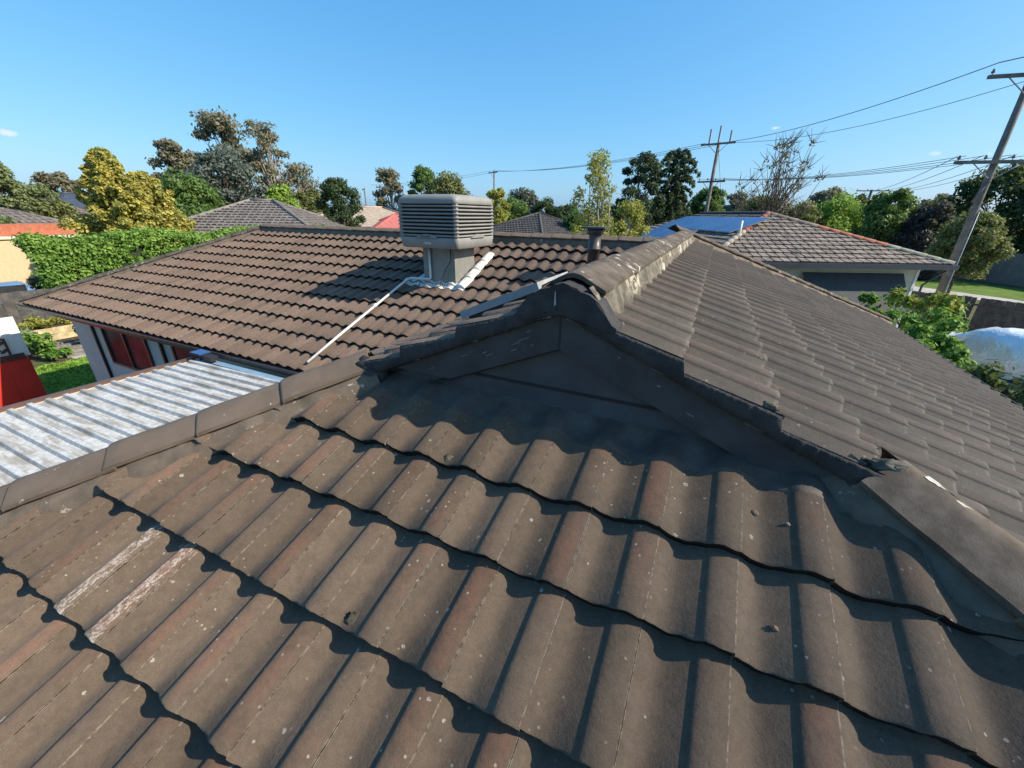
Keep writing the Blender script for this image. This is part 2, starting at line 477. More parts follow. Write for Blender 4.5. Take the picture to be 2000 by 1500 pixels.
class MB:
    """Collects boxes, tubes, prisms and sheets; build() makes one mesh object."""
    def __init__(self):
        self.v, self.f, self.sm = [], [], []

    def add(self, vs, fs, smooth=False):
        k = len(self.v)
        self.v += [tuple(p) for p in vs]
        self.f += [tuple(i + k for i in f) for f in fs]
        self.sm += [smooth] * len(fs)
        return self

    def box(self, a, b, mw=None):
        (x0, y0, z0), (x1, y1, z1) = a, b
        vs = [Vector(p) for p in ((x0, y0, z0), (x1, y0, z0), (x1, y1, z0), (x0, y1, z0), (x0, y0, z1), (x1, y0, z1), (x1, y1, z1), (x0, y1, z1))]
        if mw is not None:
            vs = [mw @ p for p in vs]
        return self.add(vs, [(0, 3, 2, 1), (4, 5, 6, 7), (0, 1, 5, 4), (1, 2, 6, 5), (2, 3, 7, 6), (3, 0, 4, 7)])

    def tube(self, pts, r, n=8, caps=True):
        pts = [Vector(p) for p in pts]
        rs = r if isinstance(r, (list, tuple)) else [r] * len(pts)
        vs, fs = [], []
        up = Vector((0, 0, 1))
        prev = None
        for i, p in enumerate(pts):
            d = (pts[min(i + 1, len(pts) - 1)] - pts[max(i - 1, 0)]).normalized()
            if prev is None:
                a = d.cross(up)
                if a.length < 1e-3:
                    a = d.cross(Vector((1, 0, 0)))
            else:
                a = prev - d * prev.dot(d)
            a.normalize()
            prev = a
            b = d.cross(a)
            for k in range(n):
                t = 2 * math.pi * k / n
                vs.append(p + (a * math.cos(t) + b * math.sin(t)) * rs[i])
        for i in range(len(pts) - 1):
            for k in range(n):
                fs.append((i * n + k, i * n + (k + 1) % n, (i + 1) * n + (k + 1) % n, (i + 1) * n + k))
        self.add(vs, fs, True)
        if caps:
            k = len(self.v) - len(vs)
            self.f.append(tuple(k + j for j in range(n))[::-1])
            self.sm.append(False)
            self.f.append(tuple(k + (len(pts) - 1) * n + j for j in range(n)))
            self.sm.append(False)
        return self

    def prism(self, poly, ext):
        """poly: planar list of points, ext: extrusion vector"""
        n = len(poly)
        p = [Vector(q) for q in poly]
        e = Vector(ext)
        vs = p + [q + e for q in p]
        fs = [tuple(range(n))[::-1], tuple(range(n, 2 * n))] + [(i, (i + 1) % n, n + (i + 1) % n, n + i) for i in range(n)]
        return self.add(vs, fs)

    def sheet(self, rows, smooth=True):
        nr, nc = len(rows), len(rows[0])
        vs = [p for r in rows for p in r]
        fs = [(i * nc + j, i * nc + j + 1, (i + 1) * nc + j + 1, (i + 1) * nc + j) for i in range(nr - 1) for j in range(nc - 1)]
        return self.add(vs, fs, smooth)

    def mesh(self, name, fix=True):
        me = bpy.data.meshes.new(name)
        me.from_pydata(self.v, [], self.f)
        me.polygons.foreach_set('use_smooth', self.sm)
        if fix:
            bm = bmesh.new()
            bm.from_mesh(me)
            bmesh.ops.recalc_face_normals(bm, faces=bm.faces[:])
            bm.to_mesh(me)
            bm.free()
        me.update()
        return me

    def build(self, name, mat, parent=None, fix=True):
        return link(name, self.mesh(name, fix), mat, parent)


def ground_sheet(name, pts, mat, z, label=None, kind='structure', cat=None):
    m = MB()
    m.add([(x, y, z) for x, y in pts], [tuple(range(len(pts)))])
    o = m.build(name, mat, fix=False)
    tag(o, label, cat, None, kind)
    return o


# ------------------------------------------------------------------ the setting
ground_sheet('ground', [(-900, -300), (900, -300), (900, 1500), (-900, 1500)], 'ground', 0.0, 'grassy suburban ground between the houses')

# ------------------------------------------------------------------ our house
S = R_(23.34)
cS, sS, tS = math.cos(S), math.sin(S), math.tan(S)
CF = 4.6 - 1.3054
XW, ZR = -0.458, 4.6 - 0.238
YM, ZM, XL = 7.048, 4.6 - 0.391, -10.285
WE, WR = 3.65, 4.06
YV, YG = 1.363, 1.425
TW, TG, TL = 0.2125, 0.333, 0.41
OFF = 0.074


class Plane:
    """A roof slope: origin on the tile bed, u along the course, v up the slope, n outwards."""
    def __init__(self, p, ev):
        self.ev = Vector(ev).normalized()
        side = Vector((0, 0, 1))
        self.eu = self.ev.cross(side).normalized()
        self.n = self.eu.cross(self.ev).normalized()
        self.o = Vector(p) - self.n * OFF

    def at(self, u, v, h=0.0):
        return self.o + self.eu * u + self.ev * v + self.n * h

    def mat(self, u, v, h=0.0):
        m = Matrix.Identity(4)
        q = self.at(u, v, h)
        for i in range(3):
            m[i][0], m[i][1], m[i][2], m[i][3] = self.eu[i], self.ev[i], self.n[i], q[i]
        return m


PF = Plane((0, 0, CF), (0, cS, sS))             # front hip end, facing the camera
PR = Plane((XW, 0, ZR), (-cS, 0, sS))           # right slope of the wing (u = +y)
PL = Plane((XW, 0, ZR), (cS, 0, sS))            # left slope of the wing (u = -y)
PA = Plane((0, YM, ZM), (0, cS, sS))            # near slope of the main roof (u = +x)
PB = Plane((0, YM, ZM), (0, -cS, sS))           # far slope of the main roof

PROF = [(0.0, .0300), (.035, .0262), (.08, .0192), (.13, .0115), (.18, .0052), (.23, .0013), (.27, .0003), (.32, .0013), (.38, .0048), (.44, .0092), (.50, .0140), (.56, .0190), (.61, .0232), (.636, .0256),
        (.643, .0298), (.66, .0328), (.69, .0358), (.73, .0382), (.78, .0398), (.83, .0402), (.88, .0393), (.93, .0370), (.97, .0345), (1.0, .0325)]
PROF_LO = [PROF[i] for i in (0, 2, 4, 6, 8, 10, 13, 15, 17, 19, 21, 23)]
HST, TH = 0.044, 0.034


def tile_arrays(prof, hi=True, seed=0, w=TW):
    rr = random.Random(seed)
    vs_ = [0.0, 0.006, 0.11, 0.23, TL] if hi else [0.0, TL]
    top, uv = [], []
    ph = [rr.uniform(0, 6.28) for _ in range(4)]
    for k, v in enumerate(vs_):
        row = []
        for u, h in prof:
            z = HST * (1 - v / TG) + h
            y = v
            if hi:
                z += 0.0006 * math.sin(9 * u + ph[0]) * math.sin(11 * v + ph[1])
                if k == 0:
                    z -= 0.004
                    y += 0.0012 * math.sin(23 * u + ph[2]) + rr.uniform(-.0008, .0008)
            row.append((u * w, y, z))
            uv.append((u, v / TL))
        top.append(row)
    nc, nr = len(prof), len(vs_)
    V = [p for r in top for p in r]
    F = [(i * nc + j, i * nc + j + 1, (i + 1) * nc + j + 1, (i + 1) * nc + j) for i in range(nr - 1) for j in range(nc - 1)]
    sm = [True] * len(F)
    UV = list(uv)
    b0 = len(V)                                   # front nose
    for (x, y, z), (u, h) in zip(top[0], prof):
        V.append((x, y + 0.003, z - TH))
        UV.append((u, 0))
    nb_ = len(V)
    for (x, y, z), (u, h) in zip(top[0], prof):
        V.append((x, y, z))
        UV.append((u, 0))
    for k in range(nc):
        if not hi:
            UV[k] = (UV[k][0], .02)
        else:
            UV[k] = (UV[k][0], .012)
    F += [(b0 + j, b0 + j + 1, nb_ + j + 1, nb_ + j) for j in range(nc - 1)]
    sm += [True] * (nc - 1)
    b1 = len(V)                                   # free side edge on the right and a short underside
    for r in (top[0], top[-1]):
        x, y, z = r[-1]
        V.append((x, y, z))
        UV.append((0.999, 0.5))
        V.append((x - 0.001, y, z - TH))
        UV.append((0.999, 0.5))
    F += [(b1 + 1, b1 + 3, b1 + 2, b1)]
    sm += [False]
    b3 = len(V)
    for r in (top[0], top[-1]):
        x, y, z = r[0]
        V.append((x, y, z))
        UV.append((0.3, 0.5))
        V.append((x, y, z - TH))
        UV.append((0.3, 0.5))
    F += [(b3, b3 + 2, b3 + 3, b3 + 1)]
    sm += [False]
    b2 = len(V)
    for (x, y, z), (u, h) in zip(top[0], prof):
        V.append((x, y + 0.10, z - TH))
        UV.append((u, 0.2))
    F += [(b2 + j, b2 + j + 1, b0 + j + 1, b0 + j) for j in range(nc - 1)]
    sm += [True] * (nc - 1)
    return np.array(V), F, np.array(UV), sm


def mesh_from(name, V, F, UV, sm, rnd=None, mat=None):
    me = bpy.data.meshes.new(name)
    me.from_pydata([tuple(p) for p in V], [], F)
    me.polygons.foreach_set('use_smooth', sm)
    lay = me.uv_layers.new(name='UVMap')
    idx = np.empty(len(me.loops), dtype=np.int32)
    me.loops.foreach_get('vertex_index', idx)
    lay.data.foreach_set('uv', np.asarray(UV, dtype=np.float32)[idx].ravel())
    if rnd is not None:
        at = me.attributes.new('rnd', 'FLOAT', 'POINT')
        at.data.foreach_set('value', np.asarray(rnd, dtype=np.float32))
    if mat:
        me.materials.append(MT[mat])
    return me


def cut_tile(V, F, UV, sm, mw, planes):
    """Cut a tile by world-space half planes (co, normal keeps the side opposite the normal)."""
    me = mesh_from('tmp', V, F, UV, sm)
    me.transform(mw)
    bm = bmesh.new()
    bm.from_mesh(me)
    for co, no in planes:
        bmesh.ops.bisect_plane(bm, geom=bm.verts[:] + bm.edges[:] + bm.faces[:], plane_co=co, plane_no=no, clear_outer=True)
    if not bm.faces:
        bm.free()
        bpy.data.meshes.remove(me)
        return None
    bm.to_mesh(me)
    bm.free()
    me.transform(mw.inverted())
    return me


house = empty('house', (XW, 4.0, 0.0), label='brown tiled house with Dutch gable the camera looks across', cat='house')
house_inv = Matrix.Translation(-house.location)
HP = house


def hp(o):
    """make a world-placed part a child of the house without moving it"""
    o.parent = house
    o.matrix_parent_inverse = house_inv
    return o


# roof deck under the tiles
def deck_pt(pl, p, h=-0.035):
    """drop a point of the tile-top plane on to the bed"""
    return Vector(p) + pl.n * (h - OFF)


ZE = ZM - WE * tS
m = MB()
XRE = XW + WR
yb0 = -1.6
GX0, GX1 = -2.932 + YG, 2.016 - YG


def zF(y):
    return CF + tS * y


def poly(pl, pts, h=-0.035):
    q = [deck_pt(pl, p, h) for p in pts]
    m.add(q, [tuple(range(len(q)))])


poly(PF, [(-2.932 + yb0, yb0, zF(yb0)), (2.016 - yb0, yb0, zF(yb0)), (GX1 - .02, YG, zF(YG)), (GX0 + .02, YG, zF(YG))])
xr = lambda x: ZR - tS * (x - XW)
poly(PR, [(XW, YV + .03, ZR), (GX1, YV + .03, xr(GX1)), (2.016 - yb0, yb0, xr(2.016 - yb0)), (XRE, yb0, xr(XRE)), (XRE, YM + WR, xr(XRE)), (XW, YM, ZR)])
xl_ = lambda x: ZR - tS * (XW - x)
XLE = XW - WE
poly(PL, [(XW, YV + .03, ZR), (GX0, YV + .03, xl_(GX0)), (-2.932 + yb0, yb0, xl_(-2.932 + yb0)), (XLE, yb0, xl_(XLE)), (XLE, XLE + 7.86, xl_(XLE)), (XW, YM + .35, ZR)])
za = lambda y: ZM - tS * (YM - y)
poly(PA, [(XL, YM, ZM), (XL - WE, YM - WE, za(YM - WE)), (YM - WE - 7.86, YM - WE, za(YM - WE)), (YM - 7.86, YM, ZM)])
poly(PB, [(XL, YM, ZM), (XW, YM, ZM), (XW + WR, YM + WR, ZM - WR * tS), (XL - WE, YM + WE, ZM - WE * tS)])
m.add([deck_pt(PA, (XL, YM, ZM)), (XL - WE, YM - WE, ZE), (XL - WE, YM + WE, ZE)], [(0, 1, 2)])
roof = hp(m.build('roof', 'deck', fix=False))
roof['label'] = 'brown concrete tile roof with ridge and hip caps'


def rp(o):
    o.parent = roof
    return o


# tile lay-out on the four slopes
lay = []      # (plane, u0, v0, kind, cut planes)


def course(pl, u0, u1, v0, cuts, key):
    k0, k1 = math.floor(u0 / TW) - 1, math.ceil(u1 / TW) + 1
    for k in range(k0, k1):
        lay.append((pl, k, v0, cuts, key))


V3 = Vector
r2 = 1 / math.sqrt(2)
# front slope: between the two hips, below the gable
hipL = (V3((-2.932, 0, 0)), V3((-r2, r2, 0)))
hipR = (V3((2.016, 0, 0)), V3((r2, r2, 0)))
fy = [1.0383, 0.798, 0.4981, 0.1903]
while fy[-1] > -1.4:
    fy.append(fy[-1] - TG * cS)
UF0 = -1.6926
tiles = []
for j, y in enumerate(fy):
    for k in range(-16, 30):
        tiles.append((PF, UF0 + k * TW, y / cS, [hipL, hipR, (V3((0, YG - .005, 0)), V3((0, 1, 0)))], 'front'))
# right slope: verge at the gable, hip below it, outer hip far away
vk = 0.48
rows_r = []
while vk * cS < WR + 0.02:
    rows_r.append(-vk)
    vk += TG
for v in rows_r:
    for k in range(-16, 64):
        low = (V3((2.016, 0, 0)), V3((-r2, -r2, 0))) if -v * cS + XW > GX1 + .1 else (V3((0, YV - .015, 0)), V3((0, -1, 0)))
        tiles.append((PR, YV - 0.012 + k * TW, v, [low, (V3((XW, YM, 0)), V3((-r2, r2, 0)))], 'side'))
# left slope of the wing (u runs to -y)
for v in rows_r[:11]:
    for k in range(-32, 8):
        low = (V3((-2.932, 0, 0)), V3((r2, -r2, 0))) if XW + v * cS < GX0 - .1 else (V3((0, YV - .015, 0)), V3((0, -1, 0)))
        tiles.append((PL, -(YV - 0.012) - TW + k * TW, v, [low, (V3((-7.86, 0, 0)), V3((-r2, r2, 0)))], 'left'))
# main roof: left hip, valley on the right
for k2 in range(12):
    v = -(0.355 + TG * k2)
    for k in range(-68, 2):
        tiles.append((PA, -0.3 + k * TW, v, [(V3((-7.86, 0, 0)), V3((r2, -r2, 0))), (V3((XL - YM, 0, 0)), V3((-r2, r2, 0)))], 'back'))

TV, TF, TUV, TSM = tile_arrays(PROF, True)
LV, LF, LUV, LSM = tile_arrays(PROF_LO, False)
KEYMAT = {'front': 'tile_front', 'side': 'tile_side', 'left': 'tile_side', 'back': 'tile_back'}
cand = []
for t in tiles:
    pl, u, v, cuts, key = t
    cs = [pl.at(u + a * TW, v + b * TL, .03) for a in (0, 1) for b in (0, 1)]
    out, full = False, True
    for co, no in cuts:
        ds = [(q - co).dot(no) for q in cs]
        if min(ds) > -0.004:
            out = True
            break
        if max(ds) > 0:
            full = False
    if out:
        continue
    c = pl.at(u + .5 * TW, v + .2, .03)
    d = c - CAM
    zc = d.dot(fw)
    vis = 0.0
    if zc > 0.2:
        px, py = 1000 + FPX * d.dot(rt2) / zc, 750 + FPX * d.dot(dn2) / zc
        if -90 < px < 2090 and -90 < py < 1640:
            vis = max(0.0, -d.normalized().dot(pl.n)) / (zc * zc) + 1e-6
            if key == 'left' and c.y > 3.0:
                vis = 1e-7
    cand.append((vis, t, full))
cand.sort(key=lambda a: -a[0])
near, rest = cand[:300], cand[300:]
shared = {}
for key in ('front', 'side', 'left', 'back'):
    shared[key] = []
    for s_ in range(5):
        a, b, c_, d_ = tile_arrays(PROF, True, s_ + 3)
        shared[key].append(mesh_from('roof_tile', a, b, c_, d_, None, KEYMAT[key]))
worn_spots = [PF.at(0, 0)]
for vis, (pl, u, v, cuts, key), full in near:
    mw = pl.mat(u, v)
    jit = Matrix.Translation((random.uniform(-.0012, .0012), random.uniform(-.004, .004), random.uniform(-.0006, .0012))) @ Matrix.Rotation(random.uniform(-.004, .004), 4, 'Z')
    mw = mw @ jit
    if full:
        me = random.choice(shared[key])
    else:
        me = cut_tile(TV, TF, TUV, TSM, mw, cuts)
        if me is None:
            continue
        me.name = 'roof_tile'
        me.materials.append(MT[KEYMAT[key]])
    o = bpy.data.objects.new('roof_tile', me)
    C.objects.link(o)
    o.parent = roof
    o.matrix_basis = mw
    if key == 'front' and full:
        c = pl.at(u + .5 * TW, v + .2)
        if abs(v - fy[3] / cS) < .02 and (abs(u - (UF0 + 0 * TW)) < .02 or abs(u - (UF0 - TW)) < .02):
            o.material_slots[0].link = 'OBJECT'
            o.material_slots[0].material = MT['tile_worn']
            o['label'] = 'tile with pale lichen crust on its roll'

# the remaining tiles of each slope, joined
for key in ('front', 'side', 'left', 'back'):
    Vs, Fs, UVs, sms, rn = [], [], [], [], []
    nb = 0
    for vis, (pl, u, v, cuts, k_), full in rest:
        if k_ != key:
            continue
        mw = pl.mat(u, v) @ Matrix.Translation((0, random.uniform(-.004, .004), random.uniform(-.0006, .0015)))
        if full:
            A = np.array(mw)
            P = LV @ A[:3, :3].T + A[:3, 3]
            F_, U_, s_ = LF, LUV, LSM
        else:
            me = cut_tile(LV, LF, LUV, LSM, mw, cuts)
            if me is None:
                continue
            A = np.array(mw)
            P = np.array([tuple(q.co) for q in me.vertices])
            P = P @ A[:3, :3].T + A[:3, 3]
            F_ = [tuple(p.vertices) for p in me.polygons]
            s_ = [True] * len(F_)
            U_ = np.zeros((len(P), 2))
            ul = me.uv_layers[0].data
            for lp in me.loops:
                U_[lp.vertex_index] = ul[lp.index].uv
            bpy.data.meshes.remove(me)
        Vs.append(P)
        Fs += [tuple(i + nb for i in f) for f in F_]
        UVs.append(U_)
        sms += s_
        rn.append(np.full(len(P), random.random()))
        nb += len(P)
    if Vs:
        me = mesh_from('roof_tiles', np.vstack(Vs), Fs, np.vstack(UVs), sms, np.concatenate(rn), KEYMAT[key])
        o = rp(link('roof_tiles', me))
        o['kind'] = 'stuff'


# ridge and hip caps
def cap_mesh(L, hw=0.128, drop=0.054, top=0.0, th=0.016, step=0.010, flat=0.03, seed=0):
    rr = random.Random(seed)
    mm = MB()
    rows_o, rows_i = [], []
    ys = [0, .006, .014, L * .2, L * .35, L * .5, L * .65, L * .8, L]
    for i, y in enumerate(ys):
        f = 1 - 0.05 * y / L
        z0 = step * (1 - y / L) - (0.006 if i == 0 else 0.0015 if i == 1 else 0)
        sec = [(-hw, -drop), (-hw * .62, -drop * .56), (-flat, -.006), (0, 0), (flat, -.006), (hw * .62, -drop * .56), (hw, -drop)]
        rows_o.append([(x * f + rr.uniform(-.001, .001) + (rr.uniform(-.004, .004) if abs(x) == hw else 0), y + (rr.uniform(-.002, .002) if i in (0, 1) else 0), z + z0 + top + rr.uniform(-.0008, .0008)) for x, z in sec])
        rows_i.append([(x * f * .985, y + (.002 if i == 0 else 0), z + z0 + top - th) for x, z in sec])
    mm.sheet(rows_o)
    mm.sheet([[p for p in r][::-1] for r in rows_i], True)
    a, b = rows_o[0], rows_i[0]
    mm.sheet([b, a], False)
    mm.sheet([[r[0] for r in rows_o], [r[0] for r in rows_i]], False)
    mm.sheet([[r[-1] for r in rows_i], [r[-1] for r in rows_o]], False)
    mm.sheet([rows_o[-1], rows_i[-1]], False)
    return mm.mesh('ridge_cap', False)


def run_frame(p0, p1):
    p0, p1 = V3(p0), V3(p1)
    d = (p1 - p0).normalized()
    side = d.cross(V3((0, 0, 1))).normalized()
    nrm = side.cross(d).normalized()
    return d, side, nrm


def cap_run(p0, p1, expo, mat, meshes, first=0.0, jitter=0.004, over=True):
    """caps laid from the low end p0 to the high end p1"""
    d, side, nrm = run_frame(p0, p1)
    L = (V3(p1) - V3(p0)).length
    k = first
    i = 0
    while k < L - (0.05 if over else 0.40):
        q = V3(p0) + d * k
        M4 = Matrix.Identity(4)
        for r in range(3):
            M4[r][0], M4[r][1], M4[r][2], M4[r][3] = side[r], d[r], nrm[r], q[r]
        M4 = M4 @ Matrix.Translation((random.uniform(-jitter, jitter), 0, random.uniform(0, jitter))) @ Matrix.Rotation(random.uniform(-.012, .012), 4, 'Z')
        o = link('ridge_cap', random.choice(meshes), None, roof, M4)
        i += 1
        k += expo


def bedding(p0, p1, mat, out=0.17, rise=-0.066, low=-0.115, seg=0.03, amp=0.006, inner=0.10, name='mortar_bedding', sides=(-1, 1), lowz=None):
    d, side, nrm = run_frame(p0, p1)
    L = (V3(p1) - V3(p0)).length
    n_ = max(3, int(L / seg))
    mm = MB()
    for s in sides:
        rows = []
        for i in range(n_ + 1):
            q = V3(p0) + d * (L * i / n_)
            w1, w2 = random.uniform(-amp, amp), random.uniform(-amp, amp)
            rows.append([q + side * s * (inner - .03) + nrm * (rise + .03), q + side * s * (inner + w1 * .5) + nrm * (rise + w2),
                         q + side * s * (inner + (out - inner) * .5 + w1) + nrm * (rise + (low - rise) * .45 + w2), q + side * s * (out + w2) + nrm * (low + w1),
                         q + side * s * (out + .012) + nrm * (low - .05)])
        mm.sheet(rows if s > 0 else [r[::-1] for r in rows])
    return rp(mm.build(name, mat, fix=False))


CAPS_B = []
for i in range(4):
    me = cap_mesh(0.43, seed=i)
    me.materials.append(MT['cap'])
    CAPS_B.append(me)
CAPS_G = []
for i in range(4):
    me = cap_mesh(0.43, seed=20 + i)
    me.materials.append(MT['cap_grey'])
    CAPS_G.append(me)

HC = 0.038       # cap crown above the meeting line of the tile planes


def hip_l(y, dz=HC):
    return V3((-2.932 + y, y, zF(y) + dz))


def hip_r(y, dz=HC):
    return V3((2.016 - y, y, zF(y) + dz))


cap_run(hip_l(-1.55), hip_l(1.43), 0.385, 'cap', CAPS_B, first=0.13)
bedding(hip_l(-1.55), hip_l(1.44), 'bedding', out=0.165, low=-0.098)
cap_run(hip_r(-1.55), hip_r(1.40), 0.385, 'cap', CAPS_G, first=0.09)
bedding(hip_r(-1.55), hip_r(1.46), 'bedding', out=0.15, low=-0.125)
# wing ridge (runs away), main ridge, left hip and outer hip of the main roof
cap_run((XW + .02, YM + .1, ZR + .045), (XW + .02, YV + .05, ZR + .045), 0.335, 'cap', CAPS_G, first=-.06, over=False)
bedding((XW + .02, YV + .0, ZR + .045), (XW + .02, YM, ZR + .045), 'bedding_flaked', out=0.135, low=-0.13, inner=0.108, amp=0.010)
cap_run((XL, YM, ZM + .07), (XW - .1, YM, ZM + .07), 0.385, 'cap', CAPS_B)
bedding((XL, YM, ZM + .07), (XW, YM, ZM + .07), 'bedding', out=0.13, low=-0.13, seg=0.1)
hA0, hA1 = V3((XL - WE, YM - WE, ZE + .055)), V3((XL, YM, ZM + .06))
cap_run(hA0, hA1, 0.385, 'cap', CAPS_G)
bedding(hA0, hA1, 'bedding', out=0.17, low=-0.13, seg=0.1)
hO0, hO1 = V3((XW + WR, YM + WR, xr(XRE) + .06)), V3((XW, YM, ZR + .06))
cap_run(hO0, hO1, 0.385, 'cap', CAPS_G)
bedding(hO0, hO1, 'bedding', out=0.16, low=-0.13, seg=0.1)

d_, s_, nh_ = run_frame(hip_r(-1.55), hip_r(1.40))
if s_.x < 0:
    s_ = -s_
PLUG = hip_r(1.385)
s_r = s_.copy()
d_r = d_.copy()


def daub(y, sd, size, mat, seed):
    rr = random.Random(seed)
    sg_ = 1 if sd > 0 else -1
    q = hip_r(y) + s_r * sd + nh_ * (.0062 - (.2 * abs(sd) if abs(sd) < .03 else .006 + (abs(sd) - .03) * .585))
    w_ = (s_r - nh_ * (.2 if abs(sd) < .03 else .585) * sg_).normalized()
    rows = []
    pts = []
    for k in range(14):
        a = 2 * math.pi * k / 14
        r_ = size * rr.uniform(.55, 1.15)
        pts.append(q + d_r * (r_ * math.cos(a)) + w_ * (r_ * .55 * math.sin(a)))
    me = MB().prism(pts, nh_ * .0008)
    rp(me.build('paint_daub', mat))


for k, (y, sd, sz, mt) in enumerate(((1.350, .020, .030, 'old_paint'), (1.318, .036, .020, 'old_paint'), (1.300, .012, .016, 'old_paint'), (1.285, .045, .018, 'old_paint'), (1.280, .018, .022, 'old_paint'),
                                     (1.262, .032, .016, 'old_paint_yellow'), (1.240, .055, .020, 'old_paint'), (1.215, .065, .026, 'old_paint'), (1.190, .075, .018, 'old_paint'), (1.12, -.02, .012, 'old_paint'), (1.09, -.055, .011, 'old_paint'), (1.03, .03, .012, 'old_paint'))):
    daub(y, sd, sz, mt, 100 + k)

# ---- the Dutch gable
def gz(x, h):
    """height on the verge at x, h below the tile plane"""
    return ZR - tS * abs(x - XW) - h


m = MB()
m.prism([(XW, YG, gz(XW, .10)), (GX0 + .02, YG, zF(YG) - .06), (GX1 - .02, YG, zF(YG) - .06)], (0, .02, 0))
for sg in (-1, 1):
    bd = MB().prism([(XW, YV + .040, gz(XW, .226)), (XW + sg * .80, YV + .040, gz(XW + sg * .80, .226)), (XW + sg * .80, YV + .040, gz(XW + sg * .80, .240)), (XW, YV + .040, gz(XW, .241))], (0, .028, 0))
    hp(bd.build('shade_strip', 'black'))  # added black strip, draws the shade line under the board edge
hp(MB().box((XW - .003, YV + .010, gz(XW, .226)), (XW + .003, YV + .0118, gz(XW, .105))).build('board_joint', 'black'))
hp(MB().prism([(-1.0, YG - .004, zF(YG) + .030), (.20, YG - .004, zF(YG) + .030), (.20, YG - .004, zF(YG) + .042), (-1.0, YG - .004, zF(YG) + .042)], (0, .003, 0)).build('shade_strip', 'black'))  # same black strip painted in as a shade line along the panel foot
hp(MB().prism([(XW - .016, YV - .0265, gz(XW, .06)), (XW - .009, YV - .0265, gz(XW, .055)), (XW - .012, YV - .0265, gz(XW, .012)), (XW - .015, YV - .0265, gz(XW, .008))], (0, .003, 0)).build('paint_streak', 'steel'))
o = hp(m.build('gable_panel', 'charcoal'))
o['label'] = 'smooth charcoal triangular gable sheet'
for sgn, xe in ((-1, -1.30), (1, 0.52)):
    m = MB()
    steps = 10
    up_, lo_ = [], []
    for i in range(steps + 1):
        x = XW + (xe - XW) * i / steps
        up_.append((x, YV + .012, gz(x, .088)))
        b = gz(x, .228)
        if sgn < 0 and i >= steps - 1:
            b += (0.045 if i == steps else 0.004)
        lo_.append((x, YV + .012, max(b, zF(YV) + .035) if sgn < 0 else b))
    m.prism(up_ + lo_[::-1], (0, .032, 0))
    hp(m.build('barge_board', 'charcoal_wood'))
    # pointing that closes the verge, following the stepped tile ends
    m = MB()
    rows = []
    xe2 = -1.47 if sgn < 0 else 0.60
    n_ = 150
    for i in range(n_ + 1):
        x = XW + (xe2 - XW) * i / n_
        sd_ = abs(x - XW) / cS
        kf = .48 + TG * max(0, math.ceil((sd_ - .48) / TG))
        h_ = HST * (1 - (kf - sd_) / TG) + .030 - OFF
        j = random.uniform(-.002, .002)
        rows.append([(x, YV + .03, gz(x, -h_ + .012)), (x, YV - .016 + j, gz(x, -h_ + .003 + random.uniform(0, .003))), (x, YV - .019 + j, gz(x, -h_ + .012)), (x, YV - .018 + j, gz(x, .060)), (x, YV - .017 + j, gz(x, .084)),
                     (x, YV - .002, gz(x, .092 + random.uniform(-.003, .005))), (x, YV + .045, gz(x, .10))])
    m.sheet(rows)
    hp(m.build('verge_pointing', 'charcoal_mortar'))
for k in range(16):
    rr_ = random.Random(300 + k)
    f_ = rr_.uniform(.12, .75) if k < 12 else rr_.uniform(.1, .9)
    sg_ = -1 if k < 12 else 1
    x_ = XW + sg_ * .85 * f_
    h_ = .12 + rr_.uniform(0, .06)
    l_, t_ = rr_.uniform(.012, .06), rr_.uniform(.0012, .0035)
    hp(MB().prism([(x_, YV + .0105, gz(x_, h_)), (x_ + l_, YV + .0105, gz(x_ + l_, h_ + rr_.uniform(-.004, .004))), (x_ + l_ * .9, YV + .0105, gz(x_ + l_ * .9, h_ + t_ * 1.5)), (x_ + l_ * .2, YV + .0105, gz(x_ + l_ * .2, h_ + t_ * 2))], (0, .0012, 0)).build('paint_flake', 'flake'))
# lumps of mortar closing the ridge end and the feet of the verges
def lump(name, c, size, mat, seed=0, sub=2, amp=0.25, parent_fn=hp):
    bm = bmesh.new()
    bmesh.ops.create_icosphere(bm, subdivisions=sub, radius=1.0)
    rr = random.Random(seed)
    for v in bm.verts:
        k = 1 + rr.uniform(-amp, amp)
        v.co = V3((v.co.x * size[0] * k, v.co.y * size[1] * k, v.co.z * size[2] * k)) + V3(c)
    me = bpy.data.meshes.new(name)
    bm.to_mesh(me)
    bm.free()
    me.polygons.foreach_set('use_smooth', [True] * len(me.polygons))
    return parent_fn(link(name, me, mat))


m = MB()
pts, low_ = [], []
for i in range(25):
    a = -0.20 + 0.40 * i / 24
    k_ = 1 - (a / .20) ** 2
    e_ = min(1.0, max(0.0, (abs(a) - .125) / .06))
    zt_ = (ZR + .024 - .40 * abs(a)) * (1 - e_) + gz(XW + a, .032) * e_
    pts.append((XW + .01 + a, YV - .0195 + random.uniform(-.002, .002), zt_ + random.uniform(-.003, .003)))
    low_.append((XW + .01 + a, YV - .0195, gz(XW + a, .090 - .04 * abs(a) / .2)))
m.prism(pts + low_[::-1], (0, .10, 0))
hp(m.build('ridge_end_mortar', 'charcoal_mortar'))
lump('hip_foot_mortar', (-1.44, 1.385, gz(-1.44, .07)), (.10, .055, .075), 'charcoal_mortar', 4, 3, .12)
lump('hip_foot_mortar', (0.550, 1.40, gz(.550, .095)), (.10, .06, .07), 'charcoal_mortar', 5, 3, .12)
lump('hip_end_mortar', tuple(hip_r(1.41) - nh_ * .075), (.075, .06, .05), 'bedding', 12, 3, .12)
lump('broken_mortar', (0.585, 1.385, gz(.585, -.005)), (.055, .022, .03), 'bedding_flaked', 6, 3, .35)
lump('broken_mortar', (0.630, 1.400, gz(.630, .006)), (.05, .035, .02), 'bedding', 9, 3, .3)
